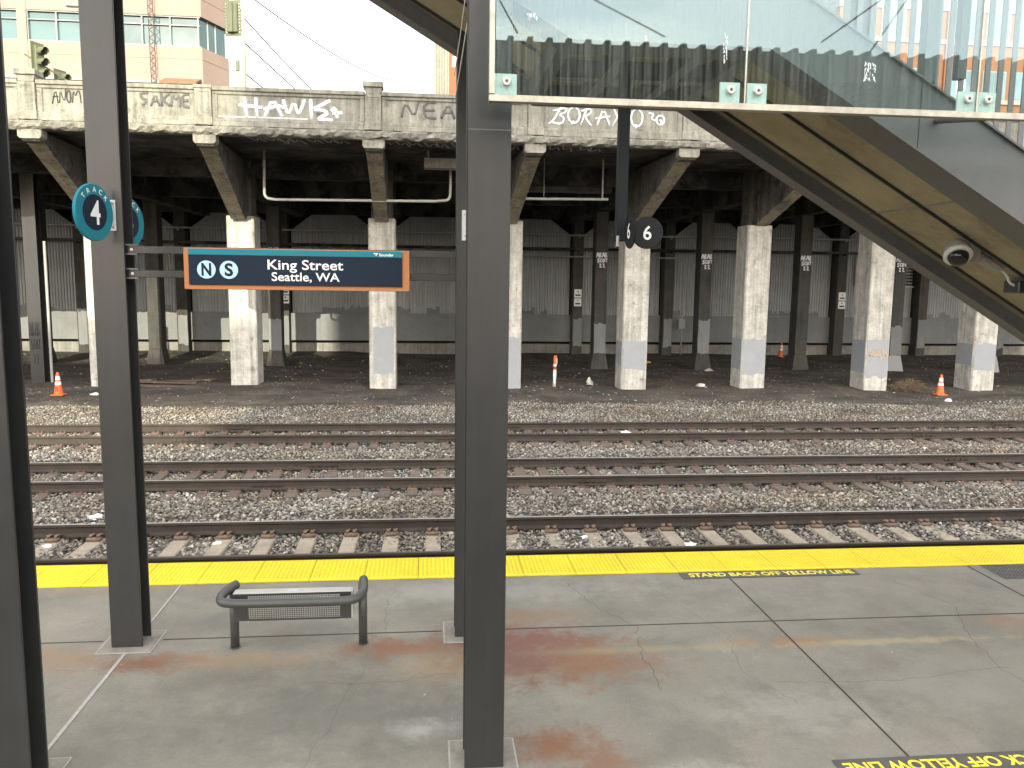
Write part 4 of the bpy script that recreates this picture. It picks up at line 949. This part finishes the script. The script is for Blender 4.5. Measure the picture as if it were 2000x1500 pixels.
# ================================================================== BENCH
bn = thing('bench', 'dark tubular bench with a perforated metal seat on the platform', 'bench', (-1.2, 7.35, 0))
XLg, XRg = -1.775, -0.61
MB().tube([(XLg, 7.37, 0), (XLg, 7.37, 0.555)], 0.040, 16).build('leg', m_bench, bn, smooth=True)
MB().tube([(XRg, 7.37, 0), (XRg, 7.37, 0.60)], 0.040, 16).build('leg', m_bench, bn, smooth=True)
fl = MB()
for xx in (XLg, XRg): fl.lathe([(0.05, 0.001), (0.05, 0.008), (0.036, 0.012)], (xx, 7.37, 0), 16)
fl.build('foot_plate', m_bench, bn)
pth = [(XLg + 0.02, 7.42, 0.585), (XLg - 0.01, 7.38, 0.585), (-1.85, 7.24, 0.555), (-1.84, 7.13, 0.535), (-1.72, 7.09, 0.53), (-1.2, 7.09, 0.53), (-0.74, 7.09, 0.53), (-0.635, 7.12, 0.54), (-0.585, 7.22, 0.57), (-0.60, 7.36, 0.605), (-0.605, 7.42, 0.605)]
MB().tube(smooth_path(pth, 3), 0.041, 14).build('tube_rail', m_bench, bn, smooth=True)
MB().box(-1.74, -0.70, 7.195, 7.30, 0.575, 0.583).build('seat_lip', m_polish, bn, bevel=0.003)
def mesh_panel(x0, x1, nx, pts):
    vs = []; fs = []
    for (yy, zz) in pts:
        for i in range(nx + 1): vs.append((x0 + (x1 - x0) * i / nx, yy, zz))
    for j in range(len(pts) - 1):
        for i in range(nx): fs.append((j * (nx + 1) + i, j * (nx + 1) + i + 1, (j + 1) * (nx + 1) + i + 1, (j + 1) * (nx + 1) + i))
    return MB().add(vs, fs)
pp = [(7.20 + 0.02 * t / 18, 0.560 - 0.235 * t / 18) for t in (0, 1.5, 3, 4.5, 6, 7.5, 9, 10.5, 12, 13.5, 15, 16.5, 18)]
seat = mesh_panel(-1.615, -0.80, 40, pp).build('perforated_back', m_benchm, bn)
wf = seat.modifiers.new('wire', 'WIREFRAME'); wf.thickness = 0.0062; wf.use_even_offset = False
MB().box(-1.73, -1.615, 7.195, 7.222, 0.325, 0.572).box(-0.80, -0.70, 7.195, 7.222, 0.325, 0.572).box(-1.615, -0.80, 7.197, 7.206, 0.556, 0.572).box(-1.615, -0.80, 7.215, 7.226, 0.315, 0.330).build('seat_back_edge', m_benchm, bn)
MB().box(-1.745, -1.73, 7.20, 7.30, 0.33, 0.575).build('end_plate', m_bench, bn); MB().box(-0.70, -0.685, 7.20, 7.30, 0.33, 0.575).build('end_plate', m_polish, bn)
MB().tube([(-0.685, 7.30, 0.46), (XRg, 7.37, 0.46)], 0.014, 8).tube([(-1.745, 7.30, 0.46), (XLg, 7.37, 0.46)], 0.014, 8).build('support_arm', m_bench, bn)
MB().box(-1.265, -1.185, 7.225, 7.285, 0.5832, 0.5842).build('maker_plate', m_galv, bn)

# ================================================================== CONES, DELINEATOR, DEBRIS
def cone(x, y, h, label, stripe=True, tilt=0, mark=False):
    z0 = ground_z(x, y) + 0.01
    o = thing('traffic_cone', label, 'traffic cone', (x, y, z0), 'orange traffic cones')
    k = h / 0.72; s = Matrix.Scale(k, 4)
    MB().box(-0.18, 0.18, -0.18, 0.18, 0, 0.035).xf(s).build('base', m_cone, o, bevel=0.01, local=True)
    MB().lathe([(0.145, 0.035), (0.13, 0.06), (0.047, 0.66), (0.03, 0.72), (0.012, 0.72)], (0, 0, 0), 22).xf(s).build('body', m_cone, o, local=True, smooth=False)
    if stripe:
        def rad(z): return 0.13 - (z - 0.06) * (0.083 / 0.6) + 0.003
        for a, b in ((0.33, 0.43), (0.48, 0.60)): MB().lathe([(rad(a), a), (rad(b), b)], (0, 0, 0), 22).xf(s).build('white_band', m_conew, o, local=True)
    if mark: MB().box(-0.035, -0.02, -0.124, -0.118, 0.13, 0.27).box(0.01, 0.025, -0.124, -0.118, 0.13, 0.27).xf(s).build('black_mark', m_dark, o, local=True)
    if tilt: o.rotation_euler = (0, tilt, 0.4)
    return o
cone(-11.45, 26.4, 0.72, 'orange cone with two white bands on the gravel at the left', mark=True)
cone(18.15, 27.1, 0.74, 'orange cone with a worn band near the rightmost pier')
cone(18.45, 41.2, 0.75, 'small distant leaning cone against the back wall', tilt=0.12)
dp = thing('delineator_post', 'thin upright post, red-orange above and white below, on the dirt between piers', 'delineator post', (4.56, 29.1, ground_z(4.56, 29.1)))
zb = ground_z(4.56, 29.1); MB().tube([(4.55, 29.1, zb), (4.56, 29.1, zb + 0.62)], 0.058, 14).build('white_tube', m_conew, dp, smooth=True)
MB().tube([(4.561, 29.1, zb + 0.62), (4.57, 29.1, zb + 1.13)], 0.060, 14).build('orange_tube', m_cone, dp, smooth=True)
MB().tube([(4.563, 29.1, zb + 0.74), (4.565, 29.1, zb + 0.82)], 0.0625, 14).box(4.61, 4.63, 29.03, 29.08, zb + 0.85, zb + 1.05).build('reflective_band', m_conew, dp)
for i, (x, y, L, a, zz, lab) in enumerate(((-9.7, 28.9, 2.6, 0.05, 0.0, 'longest pale broken plank lying on the dirt left of the sunlit pier'), (-9.2, 29.5, 2.2, -0.12, 0.05, 'brown plank lying across the pale broken plank'), (-8.6, 30.2, 2.0, 0.2, 0.02, 'short dark plank at the right end of the wood pile'), (-10.4, 29.6, 1.7, 0.4, 0.09, 'splintered plank at the left end of the wood pile'))):
    o = MB()
    o.add([(-L / 2, -.11, 0), (L / 2 - .2, -.13, 0), (L / 2, .02, 0), (L / 2 - .1, .12, 0), (-L / 2 + .15, .1, 0), (-L / 2, -.11, .05), (L / 2 - .2, -.13, .06), (L / 2, .02, .05), (L / 2 - .1, .12, .055), (-L / 2 + .15, .1, .05)], [(4, 3, 2, 1, 0), (5, 6, 7, 8, 9)] + [(q, (q + 1) % 5, 5 + (q + 1) % 5, 5 + q) for q in range(5)])
    p = o.build('wood_plank', m_wood, None, local=True); p.location = (x, y, ground_z(x, y) + 0.02 + zz); p.rotation_euler = (0.04, 0.03 - i * 0.02, a); tag(p, lab, 'plank', 'old planks on the dirt')
mb = MB(); rr = random.Random(5)
for q in range(420):
    a = rr.uniform(0, 6.28); rad = rr.uniform(0, 1) ** 0.6 * 0.62; bx, by = 17.6 + rad * math.cos(a) * 0.95, 28.2 + rad * math.sin(a) * 0.5
    h = rr.uniform(0.08, 0.46) * (1.2 - rad); zz = ground_z(bx, by)
    mb.tube(smooth_path([(bx, by, zz), (bx + rr.uniform(-.12, .12), by + rr.uniform(-.1, .1), zz + h), (bx + rr.uniform(-.3, .3), by + rr.uniform(-.2, .2), zz + h * rr.uniform(0.2, 1.2))], 1), 0.007, 3)
tag(mb.build('weed_clump', m_weed), 'tangled brown clump of dead weeds beside the right orange cone', 'weeds')
def crumple(x, y, z, r, label, mat=m_paper, name='paper_litter', flat=0.35, group='white litter on the ground'):
    bm = bmesh.new(); bmesh.ops.create_icosphere(bm, subdivisions=2, radius=1)
    for v in bm.verts:
        k = random.uniform(0.55, 1.15); v.co = Vector((v.co.x * k * r * 1.2, v.co.y * k * r, max(-0.1, v.co.z) * k * r * flat * 2))
    me = bpy.data.meshes.new(name); bm.to_mesh(me); bm.free(); me.materials.append(mat)
    o = bpy.data.objects.new(name, me); COL.objects.link(o); o.location = (x, y, z); tag(o, label, 'litter', group)
crumple(-5.2, 13.0, -0.40, 0.10, 'large crumpled white paper on the ballast between the near and middle tracks')
crumple(3.78, 11.1, -0.39, 0.085, 'crumpled white wrapper between the concrete ties right of centre')
crumple(2.3, 11.55, -0.39, 0.05, 'small white scrap between concrete ties just left of the crumpled wrapper')
crumple(-5.3, 11.6, -0.39, 0.065, 'white scrap by the leftmost concrete tie')
crumple(-3.0, 11.6, -0.39, 0.055, 'white scrap between two concrete ties right of the left column')
crumple(-0.9, 13.1, -0.40, 0.06, 'small white scrap on the ballast left of the centre column')
crumple(11.5, 17.6, -0.40, 0.075, 'white scrap beside the farthest track at the right')
crumple(4.9, 19.6, -0.38, 0.13, 'pale flattened wrapper between the rails of the farthest track')
crumple(17.2, 25.2, -0.42, 0.11, 'pale scrap on the far gravel edge below the right cone')
crumple(-10.5, 26.7, -0.40, 0.13, 'flat white scrap beside the left orange cone')
crumple(10.2, 37.5, -0.42, 0.22, 'yellow-brown rag on the dirt behind the piers', m_rag, 'rag', 0.3, None)
crumple(5.95, 29.6, -0.42, 0.14, 'grey lump of rubble left of a pale pier', m_pier, 'rubble', 0.9, 'rubble on the dirt')
crumple(10.0, 29.0, -0.42, 0.15, 'pale lump of rubble between two piers right of centre', m_pier, 'rubble', 0.5, 'rubble on the dirt')
crumple(12.1, 34.2, -0.42, 0.2, 'pale flat rubble near an inner column foot', m_pier, 'rubble', 0.3, 'rubble on the dirt')

# ================================================================== STREET ABOVE: signals, poles, wires
def signal(x, y, z, heads, yaw, label, back=False):
    o = thing('traffic_signal', label, 'traffic signal', (x, y, z), 'traffic signals above the overpass', yaw)
    H = 0.36 * heads
    MB().box(-0.18, 0.18, -0.1, 0.12, -H, 0).build('housing', m_sig, o, bevel=0.03, local=True)
    for q in range(heads):
        zc = -0.18 - q * 0.36
        MB().lathe([(0.125, 0), (0.125, 0.03)], (0, -0.1, zc), 18, Matrix.Rotation(R(90), 4, 'X')).build('lens', m_sigd, o, local=True)
        vz = MB(); n = 14; vs = []; fs = []
        for i in range(n):
            a = R(-30 + 240 * i / (n - 1))
            vs += [(0.15 * math.cos(a), -0.1, zc + 0.15 * math.sin(a)), (0.145 * math.cos(a), -0.36 + 0.1 * (math.sin(a) < 0), zc + 0.145 * math.sin(a))]
        for i in range(n - 1): fs.append((2 * i, 2 * i + 2, 2 * i + 3, 2 * i + 1))
        vo = vz.add(vs, fs).build('visor', m_sig, o, local=True); sm_ = vo.modifiers.new('solid', 'SOLIDIFY'); sm_.thickness = 0.012
    MB().box(-0.27, 0.27, 0.0, 0.012, -H - 0.12, 0.12).build('backplate', m_sig, o, local=True)
    if back:
        dm = MB()
        for q in range(10):
            for u in (-0.22, 0.21): dm.box(u - 0.02, u + 0.02, 0.013, 0.02, -H + q * 0.115, -H + q * 0.115 + 0.05)
        dm.build('vent_dots', m_pole, o, local=True)
        MB().box(-0.05, 0.05, 0.12, 0.18, -H, 0.0).build('bracket', m_sig, o, local=True)
    return o
signal(-5.98, 27.0, 11.68, 3, R(168), 'green traffic signal seen from the back beside the pale utility pole', True).scale = (0.95, 0.95, 0.80)
signal(-13.05, 30.0, 10.95, 3, R(68), 'three-lamp traffic signal seen from the side above the left parapet')
signal(-12.78, 31.0, 10.32, 3, R(68), 'traffic signal whose single top lamp shows just above the parapet')
signal(-14.6, 30.0, 12.45, 3, R(168), 'traffic signal back cut off by the top left frame corner', True)
for (x, y, z), lab in (((-13.4, 30.1, 10.6), 'thin dark arm holding the three-lamp signal'),):
    tag(MB().tube([(-13.6, 30.3, 10.75), (-13.1, 30.1, 10.45), (-12.4, 30.6, 10.0), (-11.9, 31, 9.85)], 0.03, 6).build('signal_arm', m_sig), lab, 'signal arm')
up = thing('utility_pole', 'pale round utility pole rising behind the parapet beside a traffic signal', 'utility pole', (-6.8, 32, 7.6))
MB().tube([(-6.8, 32, 7.6), (-6.8, 32, 17)], 0.135, 14).build('shaft', m_pole, up, smooth=True)
MB().box(-7.02, -6.90, 31.85, 31.97, 10.85, 11.2).build('meter_box', m_sig, up); MB().tube([(-7.4, 31.9, 13.0), (-6.8, 32, 13.1)], 0.03, 6).build('arm', m_sig, up)
sl = thing('street_light', 'small street light head on a thin arm in front of the pink building', 'street light', (-17.0, 45, 8))
MB().tube(smooth_path([(-16.0, 45, 8), (-16.0, 45, 15.5), (-16.4, 45, 16.4), (-17.3, 45, 16.75)], 2), 0.06, 8).build('pole', m_pole, sl); MB().box(-18.1, -17.3, 44.85, 45.15, 16.68, 16.82).build('lamp_head', m_frame, sl, bevel=0.04)
wires = [((-9.5, 26, 15.6), (-2.6, 60, 12.0), 'thin dark overhead wire crossing behind the utility pole'), ((-6.85, 32, 12.0), (-0.5, 75, 12.5), 'thin overhead wire running right from the utility pole'), ((-6.85, 32, 10.9), (-2, 62, 11.8), 'lowest overhead wire running right from the utility pole box'),
         ((-7.6, 28, 13.6), (-1.0, 70, 19.0), 'faint overhead wire highest in the white sky'), ((-24, 40, 18.2), (-12, 38, 16.5), 'sagging wire across the pink facade at the top left')]
for a, b, lab in wires:
    pts = [tuple(a[i] + (b[i] - a[i]) * t / 10 - (0.9 * math.sin(math.pi * t / 10) if i == 2 else 0) for i in range(3)) for t in range(11)]
    tag(MB().tube(pts, 0.026, 5).build('overhead_wire', m_wire), lab, 'wire', 'overhead street wires')
ow = thing('arrow_sign', 'white street sign with a black arrow behind the far stair pickets', 'street sign', (21.9, 33, 8))
MB().tube([(21.9, 33.05, 7.6), (21.9, 33.05, 11.9)], 0.04, 8).build('pole', m_pole, ow); MB().box(21.7, 22.1, 32.98, 33.0, 11.28, 11.85).build('plate', m_white, ow)
MB().tube([(22.05, 32.975, 11.45), (21.8, 32.975, 11.72)], 0.03, 4).add([(21.74, 32.972, 11.78), (21.78, 32.972, 11.62), (21.90, 32.972, 11.74)], [(0, 1, 2)]).build('arrow', m_signblk, ow)

# ================================================================== BUILDINGS
pb = thing('office_building', 'pink office building with bands of teal windows rising beyond the overpass at the left', 'building', (-30, 66, 0))
foot = [(-70, 60), (-15.4, 60), (-14.3, 62.9), (-22, 80), (-70, 80)]
inset = [(-70, 60.25), (-15.6, 60.25), (-14.55, 62.95), (-22.2, 80), (-70, 80)]
def slab(z0, z1, fp, mat, name='wall'): return MB().prism(fp, 'z', z0, z1).build(name, mat, pb)
levels = [(0, 13.2), (15.1, 18.85), (20.85, 24.6), (26.6, 30.2), (32.2, 40)]
for i, (a, b) in enumerate(levels): slab(a, b, foot, m_pink)
MB().prism([(-70, 59.98), (-15.38, 59.98), (-14.28, 62.9), (-14.6, 63.5), (-70, 63)], 'z', 18.05, 18.09).prism([(-70, 59.98), (-15.38, 59.98), (-14.28, 62.9), (-14.6, 63.5), (-70, 63)], 'z', 22.0, 22.04).build('wall_joint', m_pinkd, pb)
for x in (-27.0, -38.5): MB().box(x - 0.3, x + 0.3, 59.96, 60.05, 13.3, 30).build('pilaster', m_pink, pb)
for a, b in ((13.2, 15.1), (18.85, 20.85), (24.6, 26.6), (30.2, 32.2)):
    slab(a + 0.001, b - 0.001, inset, m_winp, 'glazing')
    fr = MB()
    for x in np.arange(-69, -15.5, 1.84): fr.box(x - 0.045, x + 0.045, 60.08, 60.26, a + 0.002, b - 0.002)
    fr.box(-70, -15.5, 60.09, 60.26, b - 0.62, b - 0.56).box(-70, -15.5, 60.06, 60.26, a + 0.003, a + 0.08).box(-70, -15.5, 60.06, 60.26, b - 0.08, b - 0.003)
    for q in (0.3, 0.6): 
        x, y = -15.6 + 1.05 * q, 60.25 + 2.7 * q; fr.box(x - 0.02, x + 0.07, y - 0.05, y + 0.05, a + .002, b - .002)
    fr.build('window_frame', m_frame, pb)
MB().prism([(58.6, 16.25), (59.97, 16.75), (59.97, 16.6), (58.6, 16.1)], 'x', -17.9, -15.5).build('tiled_awning', m_tile, pb)
MB().box(-60, -18.0, 59.7, 59.97, 16.35, 16.5).build('canopy_edge', m_frame, pb)
lm = thing('lattice_mast', 'rusty lattice mast standing against the pink building', 'mast', (-17.4, 59.6, 8))
mb = MB()
for u in (-0.16, 0.16): mb.tube([(-18.45 + u, 59.6, 8), (-18.6 + u, 59.6, 23)], 0.03, 5)
mb.build('leg', m_rust, lm); mb = MB()
for q in range(60): mb.tube([(-18.45 + (-0.16 if q % 2 else 0.16) - 0.0025 * q, 59.6, 8 + q * 0.25), (-18.45 + (0.16 if q % 2 else -0.16) - 0.0025 * q, 59.6, 8.25 + q * 0.25)], 0.022, 4)
mb.build('lacing', m_rust, lm)

bt = thing('brick_tower', 'tall orange brick tower with mirrored glass strips seen left of the centre column', 'building', (3, 96, 0))
MB().box(2.2, 8, 90.0, 102, 0, 70).build('wall', m_brick, bt)
MB().box(0.68, 2.2, 90.25, 102, 0, 70).build('mirror_glass', m_winc, bt)
mb = MB(); xx = 0.68
for wv in (0.12, 0.10, 0.16, 0.09, 0.2, 0.12): mb.box(xx, xx + wv * 0.55, 90.0, 90.3, 0, 70); xx += 0.27
mb.build('fin', m_sill, bt)
for z in (25.6, 30.6, 35.6): MB().box(2.45, 3.6, 89.94, 90.05, z, z + 1.1).build('window', m_winb, bt)

br = thing('brick_building', 'orange brick building with blue windows and pale sills beyond the glass at the right', 'building', (48, 60, 0))
MB().box(27.5, 80, 55, 75, 0, 21.9).build('wall', m_brick, br)
MB().box(27.4, 80, 54.9, 75, 21.9, 26.5).build('spandrel', m_wall, br)
for z0 in (20.05, 16.20, 12.35):
    MB().box(27.5, 80, 54.86, 55.02, z0 - 0.30, z0 - 0.02).build('sill_band', m_sill, br)
    for i in range(20):
        x0 = 28.1 + i * 2.35 + (i // 3) * 0.55
        f = MB().box(x0, x0 + 1.75, 54.93, 55.02, z0, z0 + 1.9).build('window', m_frame, br)
        MB().box(x0 + 0.08, x0 + 0.84, 54.90, 54.94, z0 + 0.08, z0 + 1.82).box(x0 + 0.91, x0 + 1.67, 54.90, 54.94, z0 + 0.08, z0 + 1.82).build('pane', m_winb, f)
for i in range(1, 7): MB().box(27.78 + i * 7.6 - 0.25, 27.78 + i * 7.6 + 0.25, 54.8, 55.05, 0, 21.9).build('pilaster', m_brick, br)

# ---------------------------------------------------------------- behind the camera: canopy seen in the glass, and unseen blocks added to shape the sun patches
cp = thing('canopy_roof', 'corrugated canopy roof behind the viewpoint, seen mirrored in the glass screen', 'canopy', (4, -3, 6.4))
vs = []; fs = []; pts = []
x = -4.0
while x < 14: pts += [(x, 6.40), (x + 0.155, 6.40), (x + 0.172, 6.51), (x + 0.238, 6.51)]; x += 0.255
for a, b in pts: vs += [(a, -1.0, b), (a, -9.0, b + 0.15)]
for i in range(len(pts) - 1): fs.append((2 * i, 2 * i + 2, 2 * i + 3, 2 * i + 1))
MB().add(vs, fs).build('roof_deck', m_roof, cp)
mb = MB().box(-4, 14, -0.995, -0.96, 6.08, 6.44).box(-4, 14, -1.35, -1.1, 6.14, 6.395)
for q in range(7): mb.box(-3.2 + q * 2.7, -3.0 + q * 2.7, -8.6, -1.36, 6.16, 6.393)
mb.box(-4, 14, -5.1, -4.9, 6.1, 6.39); mb.build('roof_beam', m_roof, cp)
rm = MB()
for a, b in (((1.14, -1.0, 6.54), (0.61, -1.0, 7.42)), ((3.08, -1.0, 6.58), (1.03, -1.0, 7.48)), ((5.22, -1.0, 6.60), (6.96, -1.0, 7.85)), ((5.86, -1.0, 6.43), (7.00, -1.0, 8.10))): rm.tube([a, b], 0.012, 6)
rm.build('stay_rod', m_wire, cp)
for xx in (-3.1, 3.7, 10.5): MB().box(xx - 0.13, xx + 0.13, -5.13, -4.87, -0.5, 6.1).build('post', m_col, cp)
DB = -360.0
def sunline(y, z): return z + 0.30 * (y - DB)          # height at the far block whose shadow edge falls at (y, z)
sb = thing('sun_blocker_tower', 'tall unseen block added far behind the viewpoint to shade the yard', 'building', (7, DB - 10, 0))
MB().box(-10.9, 27, DB - 20, DB, -0.5, sunline(23.5, 9.2)).build('wall', m_blocker, sb)
fb = thing('sun_blocker_slab', 'unseen slab added behind the viewpoint to split the sun patches', 'sun blocker', (-24, DB - 4, 60))
MB().box(-60, -10.92, DB - 2, DB, sunline(25.0, -0.4) + 0.6, sunline(28.5, 2.0)).build('blocker_slab', m_blocker, fb)
hb = thing('sun_blocker_low', 'lower unseen block added behind the viewpoint to bound the sun patches', 'building', (-24, DB - 10, 0))
MB().box(-60, -10.92, DB - 20, DB, -0.5, sunline(17.6, -0.4)).build('wall', m_blocker, hb)
